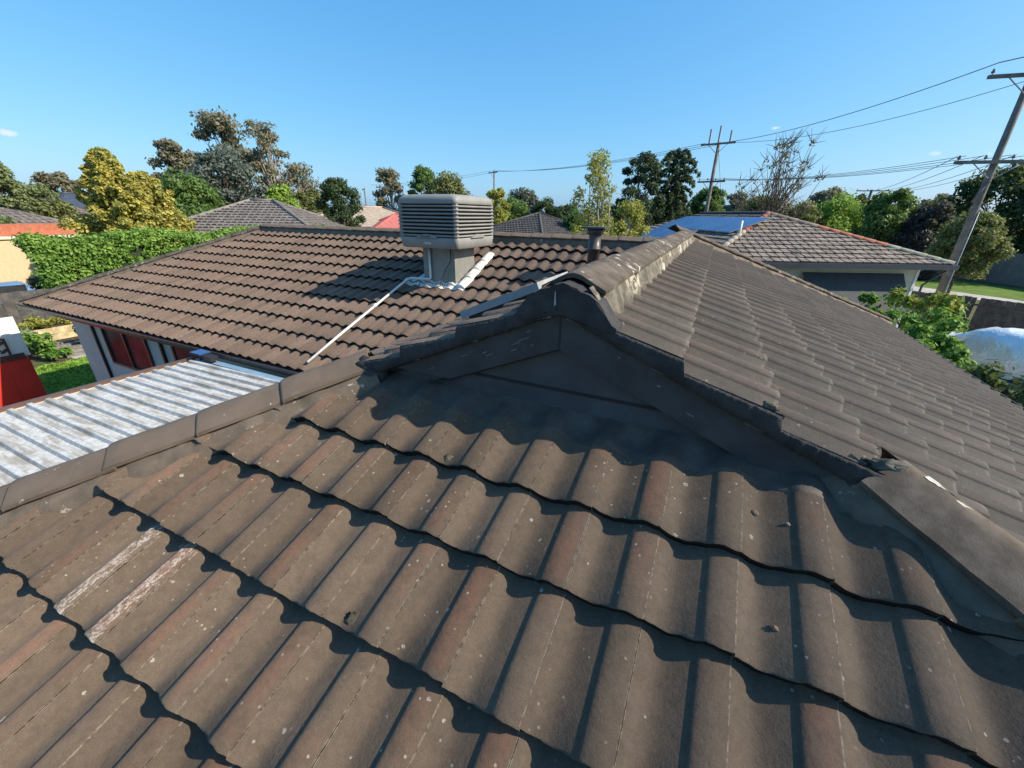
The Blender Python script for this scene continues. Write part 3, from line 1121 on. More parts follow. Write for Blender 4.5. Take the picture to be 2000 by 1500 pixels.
lump('broken_mortar', (0.245, 1.362, gz(.245, .0)), (.022, .008, .014), 'bedding_flaked', 8, 3, .45)
# flashing dressed over the top course below the gable
def prof_h(u):
    for (a, ha), (b, hb) in zip(PROF, PROF[1:]):
        if a <= u <= b:
            return ha + (hb - ha) * (u - a) / (b - a)
    return PROF[-1][1]


m = MB()
n_ = 150
x0, x1 = GX0 + .10, GX1 - .10
rows = []
for j, (y, fl) in enumerate([(1.285, 1.0), (1.291, 1.0), (1.31, .9), (1.36, .55), (1.405, .2), (1.424, 0.0)]):
    row = []
    for i in range(n_ + 1):
        x = x0 + (x1 - x0) * i / n_
        u = ((x - UF0) / TW) % 1.0
        yy = y + (0.012 * math.sin(9 * x) + 0.006 * math.sin(31 * x + 1) if j < 2 else 0)
        v = (yy - 1.0383) / cS
        hgt = HST * (1 - v / TG) + max(prof_h(u), .046 * (1 - fl)) + (.0045 if j else 0.0)
        row.append(PF.at(x, yy / cS, hgt))
    rows.append(row)
m.sheet(rows)
o = hp(m.build('apron_flashing', 'flash_dark', fix=False))
o['label'] = 'dark flashing dressed over the tiles below the gable'

# ---- walls, gutters, fascia, windows of the main wing
EY = YM - WE
m = MB()
m.box((XL - WE + .5, EY + .5, 0), (XLE + .6, EY + .62, ZE - .04))
m.box((XL - WE + .5, EY + .62, 0), (XL - WE + .62, YM + WE - .5, ZE - .04))
m.box((XLE + .5, -1.1, 0), (XLE + .62, EY + .5, ZE - .04))
m.box((XLE + .62, -1.1, 0), (XRE - .5, -.98, ZE - .04))
m.box((XRE - .62, -.98, 0), (XRE - .5, YM + WE - .4, ZE - .04))
hp(m.build('wall', 'wall_white'))
m = MB()
m.box((XL - WE + .06, EY + .06, ZE - .09), (XLE + .1, EY + .5, ZE - .06))
m.box((XRE - .5, yb0, ZE - .28), (XRE - .05, YM + WR - .1, ZE - .25))
hp(m.build('eave_soffit', 'wall_white'))


def gutter(a, b, name='gutter', mat='gutter'):
    """quad gutter along a-b, open trough"""
    a, b = V3(a), V3(b)
    d = (b - a).normalized()
    s = d.cross(V3((0, 0, 1))).normalized()
    mm = MB()
    sec = [(0.0, 0.0), (0.0, -.095), (.09, -.095), (.115, -.03), (.115, .0), (.105, .0), (.105, -.028), (.082, -.085), (.01, -.085), (.01, 0)]
    r0 = [a + s * x + V3((0, 0, z)) for x, z in sec]
    r1 = [b + s * x + V3((0, 0, z)) for x, z in sec]
    n = len(sec)
    mm.add(r0 + r1, [(i, (i + 1) % n, n + (i + 1) % n, n + i) for i in range(n)])
    return hp(mm.build(name, mat))


gutter((XL - WE - .02, EY + .02, ZE - .055), (XLE + .02, EY + .02, ZE - .055))
gutter((XL - WE - .02, YM + WE, ZE - .055), (XL - WE - .02, EY, ZE - .055))
gutter((XRE - .02, yb0, xr(XRE) - .07), (XRE - .02, YM + WR, xr(XRE) - .07))
gutter((XLE, EY - .12, ZE - .06), (XLE, -1.5, ZE - .06))


def window(parent_fn, x0, x1, z0, z1, y, mat='brown_metal', sash=2, name='window'):
    f = MB()
    fwd = .05
    f.box((x0, y - fwd, z0), (x0 + fwd, y + .02, z1)).box((x1 - fwd, y - fwd, z0), (x1, y + .02, z1))
    f.box((x0 + fwd, y - fwd, z0), (x1 - fwd, y + .02, z0 + fwd)).box((x0 + fwd, y - fwd, z1 - fwd), (x1 - fwd, y + .02, z1))
    for i in range(1, sash):
        x = x0 + (x1 - x0) * i / sash
        f.box((x - .025, y - fwd + .004, z0 + fwd), (x + .025, y + .02, z1 - fwd))
    w = parent_fn(f.build(name, mat))
    for i in range(sash):
        a, b = x0 + (x1 - x0) * i / sash, x0 + (x1 - x0) * (i + 1) / sash
        g = MB().box((a + .02, y - .012, z0 + .02), (b - .02, y - .006, z1 - .02)).build('pane', 'pane')
        g.parent = w
        c = MB()
        for q in range(9):
            xx = a + .06 + (b - a - .12) * q / 8.0
            c.box((xx - .03, y - .004, z0 + .2 + .3 * random.random()), (xx + .025, y - .001, z1 - .06))
    return w


WY = EY + .5
window(hp, -11.95, -10.15, 1.32, 2.24, WY)
for x in (-12.42, -9.62):
    hp(MB().box((x, WY - .05, .15), (x + .06, WY - .005, ZE - .1)).build('downpipe', 'black'))
m = MB().box((-9.1, WY - .04, .1), (-8.0, WY - .004, 2.2))
hp(m.build('door', 'pane'))
m = MB().box((-9.16, WY - .06, .05), (-9.1, WY - .004, 2.26)).box((-8.0, WY - .06, .05), (-7.94, WY - .004, 2.26)).box((-9.1, WY - .06, 2.2), (-8.0, WY - .004, 2.26))
hp(m.build('door_frame', 'brown_metal'))


# ------------------------------------------------------------------ things on our roof
def rrect(hx, hy, r, n=5):
    pts = []
    for cx, cy, a0 in ((hx - r, hy - r, 0), (-hx + r, hy - r, 90), (-hx + r, -hy + r, 180), (hx - r, -hy + r, 270)):
        for i in range(n + 1):
            a = R_(a0 + 90 * i / n)
            pts.append((cx + r * math.cos(a), cy + r * math.sin(a)))
    return pts


def ring_solid(mm, secs, c):
    """stack of rounded rectangles: secs = [(z, hx, hy, r)]"""
    rows = []
    for z, hx, hy, r in secs:
        p = rrect(hx, hy, r)
        rows.append([(c[0] + x, c[1] + y, z) for x, y in p + p[:1]])
    mm.sheet(rows, True)
    n = len(rows[0]) - 1
    mm.add(rows[-1][:n], [tuple(range(n))])
    mm.add(rows[0][:n], [tuple(range(n))[::-1]])
    return mm


CX, CY = -3.955, 5.845
cooler = empty('evaporative_cooler', (CX, CY, za(CY)), label='grey louvred evaporative cooler standing on a square duct on the brown roof', cat='cooler')
c_inv = Matrix.Translation(-cooler.location)


def cp(o, par=None):
    if par is None:
        o.parent = cooler
        o.matrix_parent_inverse = c_inv
    else:
        o.parent = par
    return o


m = MB()
ring_solid(m, [(4.095, .505, .535, .05), (4.115, .525, .555, .06), (4.235, .545, .575, .06), (4.25, .535, .565, .06)], (CX, CY))
tray = cp(m.build('base_tray', 'cooler'))
m = MB()
ring_solid(m, [(4.72, .535, .565, .06), (4.735, .545, .575, .07), (4.80, .53, .56, .08), (4.838, .49, .52, .10), (4.85, .40, .43, .10)], (CX, CY))
cp(m.build('lid', 'cooler'))
m = MB()
ring_solid(m, [(4.24, .49, .52, .04), (4.73, .49, .52, .04)], (CX, CY))
core = cp(m.build('pad_core', 'cooler_in'))
for i in range(9):
    z = 4.262 + i * 0.0515
    b = 0.012 * math.sin(math.pi * (i + .5) / 9)
    m = MB()
    ring_solid(m, [(z, .515 + b, .545 + b, .05), (z + .010, .545 + b, .575 + b, .055), (z + .026, .535 + b, .565 + b, .055), (z + .029, .50, .53, .05)], (CX, CY))
    cp(m.build('louvre', 'cooler'))
for sx, sy in ((1, 1), (1, -1), (-1, 1), (-1, -1)):
    m = MB()
    x0_, y0_ = CX + sx * .47, CY + sy * .50
    m.box((min(x0_, x0_ + sx * .055), min(y0_, y0_ + sy * .055), 4.235), (max(x0_, x0_ + sx * .055), max(y0_, y0_ + sy * .055), 4.73))
    cp(m.build('corner_post', 'cooler'))


def arch(face):
    """raised badge arch above the tray"""
    pts = [(math.cos(math.pi * i / 12) * .20, math.sin(math.pi * i / 12) ** 1.5 * .055) for i in range(13)]
    mm = MB()
    if face == 'front':
        mm.prism([(CX + x, CY - .598, 4.245 + z) for x, z in pts], (0, .03, 0))
    else:
        mm.prism([(CX + .568, CY + x, 4.245 + z) for x, z in pts], (-.03, 0, 0))
    return mm.build('badge_arch', 'cooler')


a1 = cp(arch('front'))
cp(arch('side'))
m = MB()
for i in range(7):
    m.box((CX - .10 + i * .026, CY - .6015, 4.253), (CX - .10 + i * .026 + .018, CY - .5985, 4.253 + (.036 if i in (0, 5) else .024)))
o = cp(m.build('maker_mark', 'cooler_mark'), None)
o['kind'] = 'stuff'
m = MB()
for i in range(6):
    m.box((CX - .05 + i * .02, CY - .578, 4.155), (CX - .05 + i * .02 + .013, CY - .572, 4.155 + (.034 if i in (0, 3) else .022)))
o = cp(m.build('maker_mark', 'cooler_mark_pale'), None)
o['kind'] = 'stuff'
m = MB()
dx0, dx1, dy0, dy1 = -4.27, -3.66, 5.55, 6.15
zz = lambda y: za(y) - .08
m.add([(dx0, dy0, zz(dy0)), (dx1, dy0, zz(dy0)), (dx1, dy1, zz(dy1)), (dx0, dy1, zz(dy1)), (dx0, dy0, 4.12), (dx1, dy0, 4.12), (dx1, dy1, 4.12), (dx0, dy1, 4.12)],
      [(0, 1, 5, 4), (1, 2, 6, 5), (2, 3, 7, 6), (3, 0, 4, 7), (4, 5, 6, 7), (0, 3, 2, 1)])
cp(m.build('duct', 'duct'))


def dressed(u0, u1, v0, v1, lift, mat, name, nu=46, nv=8, flat=0.0):
    """sheet metal dressed over the tiles of the main roof"""
    rows = []
    for j in range(nv + 1):
        v = v0 + (v1 - v0) * j / nv
        row = []
        for i in range(nu + 1):
            u = u0 + (u1 - u0) * i / nu
            uu = ((u + .3) / TW) % 1.0
            k = ((-v - .355) / TG) % 1.0
            hgt = .044 * (1 - flat) * k + prof_h(uu) * .9 + lift + random.uniform(-.003, .003)
            row.append(PA.at(u, v + random.uniform(-.004, .004), hgt))
        rows.append(row)
    mm = MB().sheet(rows)
    return cp(mm.build(name, mat, fix=False))


vA = lambda y: -(YM - y) / cS
dressed(-4.60, -3.46, vA(5.42), vA(5.58), .012, 'lead_white', 'front_flashing', 80, 5)
dressed(-4.50, -4.26, vA(5.58), vA(6.2), .012, 'lead_white', 'side_flashing', 20, 14)
for i in range(4):
    v0_ = vA(5.46) + i * .27
    rows = []
    for j, vv in enumerate((0, .01, .15, .30)):
        row = []
        for q in range(9):
            a = math.pi * q / 8
            row.append(PA.at(-3.53 - .085 * math.cos(a) + random.uniform(-.003, .003), v0_ + vv, .03 + .062 * math.sin(a) + .018 * (1 - vv / .3) - (.006 if j == 0 else 0)))
        rows.append(row)
    rows.insert(0, [tuple(p) for p in [PA.at(-3.53 - .085 * math.cos(math.pi * q / 8), v0_ + .002, .0) for q in range(9)]])
    cp(MB().sheet(rows).build('flashing_roll', 'lead_white', fix=False))

# white drain pipe: down the duct, out over the tiles and down to the hip
m = MB()
m.tube([(-4.12, 5.52, 4.12), (-4.12, 5.515, za(5.515) + .06), (-4.14, 5.50, za(5.50) + .05), (-4.50, 5.49, za(5.49) + .045), (-4.56, 5.44, za(5.44) + .04), (-4.70, 4.0, za(4.0) + .035), (-4.735, 3.45, za(3.45) + .035)], .019, 10)
pipe = tag(m.build('drain_pipe', 'white_pvc'), 'thin white drain pipe running from the cooler down the tiles', 'pipe')
for y, x in ((5.44, -4.56), (4.72, -4.63)):
    q = MB().tube([(x, y + .03, za(y + .03) + .04), (x - .005, y - .03, za(y - .03) + .04)], .025, 10).build('pipe_joiner', 'white_pvc')
    q.parent = pipe
m = MB()
m.tube([(-3.72, 5.53, 4.1), (-3.70, 5.50, 3.9), (-3.78, 5.47, 3.78), (-3.86, 5.44, za(5.44) + .07), (-3.82, 5.36, za(5.36) + .045), (-3.98, 5.25, za(5.25) + .05), (-4.2, 5.28, za(5.28) + .05), (-4.25, 5.40, za(5.40) + .05)], .008, 6)
tag(m.build('power_lead', 'black'), 'thin black lead looping from under the cooler on to the tiles', 'cable')

# flue
FX, FY = -1.60, 6.14
flue = empty('roof_flue', (FX, FY, za(FY)), label='painted brown round flue pipe with flat cap on the main roof', cat='flue')
fi = Matrix.Translation(-flue.location)


def fp(o):
    o.parent = flue
    o.matrix_parent_inverse = fi
    return o


def lathe(mm, c, prof, n=20):
    rows = []
    for r, z in prof:
        rows.append([(c[0] + r * math.cos(2 * math.pi * i / n), c[1] + r * math.sin(2 * math.pi * i / n), z) for i in range(n + 1)])
    mm.sheet(rows)
    return mm


b = za(FY)
fp(lathe(MB(), (FX, FY), [(.15, b - .05), (.145, b + .05), (.11, b + .07), (.095, b + .075)]).build('flue_collar', 'gutter'))
fp(lathe(MB(), (FX, FY), [(.088, b - .05), (.088, b + .31), (.096, b + .312), (.096, b + .335), (.088, b + .337), (.088, b + .52)]).build('flue_pipe', 'gutter'))
m = MB().box((FX - .17, FY - .17, b + .60), (FX + .17, FY + .17, b + .625))
fp(m.build('flue_cap', 'gutter'))
m = lathe(MB(), (FX, FY), [(.09, b + .52), (.12, b + .525), (.12, b + .60), (.09, b + .605)])
fp(m.build('flue_cowl', 'gutter'))

# skylight on the left slope of the wing
sk = empty('skylight', PL.at(-2.4, -1.0), label='low glazed skylight with pale frame on the far slope behind the gable', cat='skylight')
si = Matrix.Translation(-V3(sk.location))
def lbox(u0, u1, v0, v1, h0, h1, name, mat):
    vs_ = [PL.at(u, v, h) for u, v, h in ((u0, v0, h0), (u1, v0, h0), (u1, v1, h0), (u0, v1, h0), (u0, v0, h1), (u1, v0, h1), (u1, v1, h1), (u0, v1, h1))]
    mm = MB().add(vs_, [(0, 3, 2, 1), (4, 5, 6, 7), (0, 1, 5, 4), (1, 2, 6, 5), (2, 3, 7, 6), (3, 0, 4, 7)])
    o_ = mm.build(name, mat)
    o_.parent = sk
    o_.matrix_parent_inverse = si
    return o_


SU0, SU1, SV0, SV1 = -2.45, -1.95, -.86, -.34
lbox(SU0 + .03, SU1 - .03, SV0 + .03, SV1 - .03, .0, .105, 'kerb', 'gutter')
lbox(SU0 + .05, SU1 - .05, SV0 + .05, SV1 - .05, .106, .124, 'pane', 'sky_glass')
for nm, a in (('frame_rail', (SU0, SU1, SV0, SV0 + .05)), ('frame_rail', (SU0, SU1, SV1 - .05, SV1)), ('frame_stile', (SU0, SU0 + .05, SV0 + .05, SV1 - .05)), ('frame_stile', (SU1 - .05, SU1, SV0 + .05, SV1 - .05))):
    lbox(*a, .085, .128, nm, 'steel')

def loose(o_):
    return o_


for k, (x, y, z, sz, mt, lb) in enumerate(((0.256, 1.186, 3.814, (.010, .008, .007), 'bedding', 'crumb of mortar lying in a tile pan near the right hip, the upper one'),
                                           (0.308, 0.896, 3.614, (.009, .007, .006), 'bedding', 'crumb of mortar lying lower on the front tiles at right'),
                                           (0.34, 1.170, 3.806, (.006, .005, .005), 'bedding', 'tiny mortar crumb beside the right roll under the gable'),
                                           (-0.777, 1.070, 3.762, (.026, .016, .0035), 'moss', 'pale mossy crust on a front tile edge below the gable'),
                                           (-0.764, 0.525, 3.528, (.022, .016, .0035), 'moss', 'round mossy crust on a front tile edge further down'))):
    v_ = y / cS
    q = PF.at(x, v_, 0)
    u_ = ((x - UF0) / TW) % 1.0
    fr = max([f for f in fy if f <= y + .01] or [fy[-1]])
    hh = HST * (1 - (y - fr) / cS / TG) + prof_h(u_)
    q = PF.at(x, v_, hh + sz[2] * .5)
    o = lump('mortar_crumb' if k < 3 else 'moss_crust', (0, 0, 0), sz, mt, 40 + k, 3, .35, loose)
    o.location = q
    o.rotation_euler = (S, 0, 0)
    tag(o, lb, 'debris', 'bits lying on the front tiles')

# ------------------------------------------------------------------ patio roof between the wings
PX0, PX1, PZ, PY0, PY1 = -6.88, -4.2, 2.45, -1.9, 3.12
perg = empty('patio_roof', (-5.6, .6, 0), label='ribbed galvanised patio roof between the two tiled wings', cat='patio roof')
pi_ = Matrix.Translation(-V3(perg.location))


def pp(o):
    o.parent = perg
    o.matrix_parent_inverse = pi_
    return o


pitch = .155
ns = int((PY1 - PY0) / (2 * pitch))
for i in range(ns):
    y0 = PY1 - (i + 1) * 2 * pitch
    prof = []
    for r in range(2):
        a = y0 + r * pitch
        prof += [(a, .0), (a + .072, .0), (a + .088, .034), (a + .092, .036), (a + .128, .036), (a + .132, .034), (a + .148, .0)]
    prof += [(y0 + 2 * pitch + .012, .002)]
    zj = .0035 * (i % 2)
    rows = []
    for x in (PX0 + random.uniform(-.01, .01), -6.0, -5.1, PX1):
        rows.append([(x, yy, PZ + zz_ + zj + .02 * (x - PX0)) for yy, zz_ in prof])
    pp(MB().sheet(rows, False).build('roof_sheet', 'galv', fix=False))
pp(MB().box((PX0 - .16, PY0, PZ - .16), (PX0 - .10, PY1 + .05, PZ + .03)).build('edge_fascia', 'brown_metal'))
pp(MB().box((PX0 - .10, PY0, PZ - .10), (PX0 + .07, PY1, PZ - .012)).build('edge_beam', 'cream'))
pp(MB().box((PX0 - .05, PY1 + .05, PZ - .02), (-4.6, PY1 + .15, PZ + .015)).build('back_flashing', 'sky_reflect_sheet'))
for y in (-1.6, .9, 3.0):
    pp(MB().box((PX0 - .06, y, 0), (PX0 + .03, y + .09, PZ - .10)).build('post', 'cream'))
# small solar lamp on its corner
lamp = empty('solar_lamp', (PX0 + .12, PY1 + .05, PZ + .05), label='small black solar lamp at the corner of the patio roof', cat='lamp')
li = Matrix.Translation(-V3(lamp.location))
for nm, mat, a, b_ in (('solar_panel', 'solar', (PX0 - .05, PY1 + .0, PZ + .13), (PX0 + .2, PY1 + .16, PZ + .142)), ('panel_back', 'black', (PX0 - .06, PY1 - .01, PZ + .115), (PX0 + .21, PY1 + .17, PZ + .128)),
                       ('lamp_head', 'black', (PX0 + .22, PY1 + .02, PZ + .05), (PX0 + .42, PY1 + .14, PZ + .12)), ('bracket', 'black', (PX0 + .05, PY1 + .06, PZ - .02), (PX0 + .25, PY1 + .10, PZ + .114))):
    o = MB().box(a, b_).build(nm, mat)
    o.parent = lamp
    o.matrix_parent_inverse = li


# ------------------------------------------------------------------ plants
def leaf_mesh(name, centres, radii, per, size, seed, flat=0.0, droop=0.0, aspect=1.6, shell=0.55, fine=True):
    """many small leaf faces spread through clumps: centres (n,3), radii (n,3)"""
    g = np.random.default_rng(seed)
    if fine:
        per, size = int(per * 2.0), size * .70
    c = np.repeat(np.asarray(centres, float), per, axis=0)
    r = np.repeat(np.asarray(radii, float), per, axis=0)
    n = len(c)
    d = g.normal(size=(n, 3))
    d /= np.linalg.norm(d, axis=1)[:, None]
    rad = (shell + (1 - shell) * g.random(n)) * g.uniform(.8, 1.12, n)
    p = c + d * r * rad[:, None]
    a = g.normal(size=(n, 3))
    nv = d * .8 + g.normal(size=(n, 3)) * .7 + np.array([0, 0, .5 + flat])
    nv /= np.linalg.norm(nv, axis=1)[:, None]
    a -= nv * (a * nv).sum(1)[:, None]
    a[:, 2] -= droop
    a /= np.linalg.norm(a, axis=1)[:, None]
    b = np.cross(nv, a)
    b /= np.linalg.norm(b, axis=1)[:, None] + 1e-9
    s = size * g.uniform(.6, 1.3, n)[:, None]
    a, b = a * s * aspect * .5, b * s * .5
    V = np.stack([p - a, p + b * .9 - a * .1, p + a, p - b * .9 - a * .1], axis=1).reshape(-1, 3)
    me = bpy.data.meshes.new(name)
    me.vertices.add(4 * n)
    me.vertices.foreach_set('co', V.astype(np.float32).ravel())
    me.loops.add(4 * n)
    me.loops.foreach_set('vertex_index', np.arange(4 * n, dtype=np.int32))
    me.polygons.add(n)
    me.polygons.foreach_set('loop_start', np.arange(0, 4 * n, 4, dtype=np.int32))
    me.polygons.foreach_set('loop_total', np.full(n, 4, dtype=np.int32))
    me.update()
    me.validate()
    return me


LEAF = {
    'pale': mat_leaf('leaf_pale', (0.10, 0.125, 0.055), (0.14, 0.165, 0.075)),
    'dark': mat_leaf('leaf_dark', (0.022, 0.040, 0.018), (0.038, 0.062, 0.024)),
    'mid': mat_leaf('leaf_mid', (0.045, 0.085, 0.022), (0.085, 0.135, 0.035)),
    'gold': mat_leaf('leaf_gold', (0.20, 0.19, 0.045), (0.33, 0.27, 0.055), (0.10, 0.125, 0.04)),
    'gum': mat_leaf('leaf_gum', (0.095, 0.105, 0.066), (0.145, 0.128, 0.085), (0.125, 0.092, 0.068)),
    'grey': mat_leaf('leaf_grey', (0.062, 0.078, 0.068), (0.10, 0.115, 0.10), (0.05, 0.06, 0.05)),
    'lime': mat_leaf('leaf_lime', (0.12, 0.20, 0.03), (0.17, 0.25, 0.04)),
    'olive': mat_leaf('leaf_olive', (0.080, 0.092, 0.032), (0.13, 0.135, 0.05)),
    'yellow': mat_leaf('leaf_yellow', (0.17, 0.175, 0.035), (0.24, 0.22, 0.05), (0.10, 0.125, 0.03)),
    'hedge': mat_leaf('leaf_hedge', (0.085, 0.160, 0.030), (0.15, 0.235, 0.045), (0.055, 0.11, 0.024)),
    'shrub': mat_leaf('leaf_shrub', (0.065, 0.145, 0.022), (0.13, 0.215, 0.035), (0.045, 0.095, 0.018)),
    'shrub_tip': mat_leaf('leaf_shrub_tip', (0.20, 0.21, 0.030), (0.27, 0.20, 0.04)),
    'purple': mat_leaf('leaf_purple', (0.030, 0.026, 0.032), (0.048, 0.040, 0.045)),
    'conifer': mat_leaf('leaf_conifer', (0.020, 0.038, 0.026), (0.036, 0.058, 0.034)),
    'rust': mat_leaf('leaf_rust', (0.10, 0.070, 0.040), (0.13, 0.10, 0.05)),
}


def plant(name, x, y, label, cat, group=None):
    return empty(name, (x, y, 0), 0, label, cat, group)


def branchwork(mm, base, h, ends, r0, rr, bend=.12, start=(.25, .7)):
    """tapered trunk and a limb to every clump"""
    top = V3(base) + V3((rr.uniform(-.05, .05) * h, rr.uniform(-.05, .05) * h, h))
    n = 7
    axis = [V3(base).lerp(top, i / n) + V3((rr.uniform(-1, 1), rr.uniform(-1, 1), 0)) * bend * .12 * h * math.sin(math.pi * i / n) for i in range(n + 1)]
    mm.tube(axis, [r0 * (1 - .85 * i / n) for i in range(n + 1)], 6)
    for e in ends:
        e = V3(e)
        k = rr.uniform(*start)
        k = min(k, max(.12, (e.z - base[2]) / h - .12))
        f = k * n
        i = min(int(f), n - 1)
        s = axis[i].lerp(axis[i + 1], f - i)
        mid = s.lerp(e, .5) + V3((rr.uniform(-.08, .08), rr.uniform(-.08, .08), rr.uniform(-.05, .10))) * h
        rad = r0 * (1 - .8 * k) * .55
        mm.tube([s, s.lerp(mid, .6), mid, mid.lerp(e, .6), e], [rad, rad * .8, rad * .6, rad * .4, rad * .18], 5, False)


def tree(name, x, y, h, r, leaf, label, kind='round', seed=1, size=.3, dens=1.0, bark='bark', group='trees of the neighbourhood', low=.25):
    rr = random.Random(seed)
    t = plant(name, x, y, label, 'tree', group)
    cl, rd = [], []
    if kind == 'round':
        nc = 46
        for i in range(nc):
            z = low + (1 - low) * ((i + .5) / nc)
            f = (z - low) / (1 - low)
            w = math.sin(math.pi * min(.97, .12 + .82 * f)) ** .7
            a = i * 2.4 + rr.uniform(-.4, .4)
            q = r * w * rr.uniform(.55, .92)
            cl.append((q * math.cos(a), q * math.sin(a), h * z * rr.uniform(.95, 1.0)))
            k = r * rr.uniform(.20, .42)
            rd.append((k, k, k * rr.uniform(.6, .95)))
        per, start = 140, (.2, .7)
    elif kind == 'gum':
        nc = 44
        for i in range(nc):
            f = rr.uniform(0, 1) ** .8
            z = .36 + .62 * f
            w = .45 + .6 * math.sin(math.pi * min(1, f + .12))
            a = i * 2.4 + rr.uniform(-.6, .6)
            q = r * w * rr.uniform(.25, 1.0)
            cl.append((q * math.cos(a), q * math.sin(a), h * z))
            k = r * rr.uniform(.20, .42)
            rd.append((k, k, k * rr.uniform(.55, .85)))
        per, start = 80, (.3, .85)
    elif kind == 'sparse':
        nc = 46
        for i in range(nc):
            f = (i + .5) / nc
            z = .22 + .78 * f
            w = (1 - .75 * f) * rr.uniform(.3, 1.0)
            a = i * 2.4 + rr.uniform(-.6, .6)
            cl.append((r * w * math.cos(a), r * w * math.sin(a), h * z))
            k = r * rr.uniform(.16, .28)
            rd.append((k, k, k * .9))
        per, start = 60, (.1, .9)
    elif kind == 'conifer':
        nc = 120
        for i in range(nc):
            f = (i + .5) / nc
            z = .05 + .95 * f
            w = (1 - f) ** .75 * .95 + .03
            a = i * 2.4 + rr.uniform(-.4, .4)
            q = r * w * rr.uniform(.6, 1.05)
            for e in (.55, .8, 1.0):
                cl.append((q * e * math.cos(a), q * e * math.sin(a), h * z - .10 * h * (1 - e) + .05 * h * e * (1 - f)))
                k = r * (.20 - .10 * f) * (1.45 - .8 * e) * rr.uniform(.8, 1.2)
                rd.append((k, k, k * .8))
        per, start = 34, (.1, .95)
    elif kind == 'bare':
        nc = 95
        for i in range(nc):
            f = rr.uniform(.25, 1)
            a = rr.uniform(0, 6.28)
            w = math.sqrt(rr.random()) * (.35 + .75 * math.sin(math.pi * min(.9, f)))
            cl.append((r * w * math.cos(a), r * w * math.sin(a), h * (.30 + .70 * f)))
            k = r * .11
            rd.append((k, k, k))
        per, start = 5, (.10, .6)
    cl = [c for c in cl]
    mm = MB()
    branchwork(mm, (0, 0, -.05), h * .93, cl if kind != 'conifer' else cl[::3], max(.05, h * (.016 if kind != 'bare' else .012)) * (1.25 if kind == 'round' else 1.0), rr, start=start)
    mm.build('trunk', bark, t, fix=False)
    if kind == 'bare':
        tw = MB()
        for c in cl:
            c = V3(c)
            for _ in range(4):
                e = c + V3((rr.uniform(-1, 1), rr.uniform(-1, 1), rr.uniform(.1, 1.3))) * r * .28
                tw.tube([c, c.lerp(e, .5) + V3((rr.uniform(-.05, .05), rr.uniform(-.05, .05), 0)), e], [h * .0022, h * .0016, h * .0009], 4, False)
        tw.build('twigs', bark, t, fix=False)['kind'] = 'stuff'
    me = leaf_mesh('crown', cl, rd, max(3, int(per * dens)), size, seed, shell=.35, droop=.6 if kind == 'gum' else .1)
    o_ = link('crown', me, LEAF[leaf], t)
    return t


G = 'trees beyond the houses'
tree('pale_tree', -60.4, 16.0, 8.6, 2.3, 'pale', 'pale grey-green tree at the far left edge', 'round', 1, .30)
tree('bushy_tree', -60.0, 18.5, 6.6, 2.4, 'pale', 'low bushy tree under the pale tree at the left edge', 'round', 2, .30, low=.05)
tree('dark_tree', -71.0, 24.2, 8.1, 2.4, 'gum', 'small dark rounded tree behind the navy roof at left', 'round', 3, .35)
tree('golden_cypress', -27.9, 11.5, 7.2, 3.3, 'gold', 'tall golden cypress behind the left hedge, the pointed one', 'conifer', 4, .17, 2.2)
tree('golden_cypress', -30.0, 13.9, 6.4, 3.6, 'gold', 'broad golden cypress behind the hedge, right of the pointed one', 'conifer', 5, .17, 2.2)
tree('gum_tree', -53.0, 28.0, 11.2, 2.3, 'gum', 'tall gum, leftmost of the three tall gums at left', 'gum', 6, .34, 1.1)
tree('gum_tree', -52.5, 33.0, 14.2, 3.9, 'gum', 'tallest gum with rusty crown in the middle of the three', 'gum', 7, .36, 1.25)
tree('gum_tree', -46.9, 34.1, 13.6, 2.6, 'gum', 'airy pale-limbed gum, rightmost of the three tall gums', 'gum', 8, .30, .45, bark='bark_pale')
tree('grey_cedar', -44.3, 27.3, 9.6, 4.0, 'grey', 'spreading blue-grey cedar below the tall gums', 'round', 9, .32, 1.0, low=.12)
tree('green_tree', -39.6, 21.0, 7.0, 3.0, 'mid', 'green bushy tree between golden cypress and grey cedar', 'round', 10, .28, low=.1)
tree('gum_tree', -46.8, 37.5, 9.7, 3.2, 'gum', 'thin flat-topped gum behind the round dark tree', 'gum', 11, .30, .55, bark='bark_pale')
tree('bushy_tree', -41.5, 34.0, 6.6, 2.3, 'olive', 'olive bush left of the round dark tree', 'round', 12, .26, low=.08)
tree('lime_tree', -38.5, 28.7, 6.7, 1.6, 'lime', 'bright lime tree peeping over the grey tiled roof', 'round', 13, .22)
tree('round_tree', -27.9, 25.8, 7.0, 1.75, 'dark', 'dense round dark green tree left of the cooler', 'round', 14, .17, 1.8, low=.12)
tree('gum_tree', -42.7, 49.0, 9.9, 2.6, 'gum', 'pale-trunked gum between round tree and cooler', 'gum', 15, .32, .9, bark='bark_pale')
tree('green_tree', -37.1, 49.7, 10.4, 2.4, 'mid', 'leafy green tree rising behind the cooler', 'round', 16, .30, low=.2)
tree('olive_tree', -32.3, 48.2, 8.8, 3.4, 'olive', 'broad olive tree directly behind the cooler', 'round', 17, .30, low=.15)
tree('yellow_tree', -21.0, 39.8, 6.9, 1.7, 'yellow', 'yellow-green tree just right of the cooler', 'round', 18, .22, low=.12)
tree('grey_tree', -28.8, 63.8, 7.8, 3.4, 'grey', 'far grey-green tree right of the yellow-green one', 'round', 19, .38)
tree('bushy_tree', -21.4, 45.1, 5.9, 3.0, 'mid', 'green bushes above the dark roof right of the cooler', 'round', 20, .26, low=.05)
tree('dark_bush', -17.5, 44.7, 5.9, 1.9, 'dark', 'dark clipped bush, left one of two left of the flue', 'round', 21, .22, low=.02)
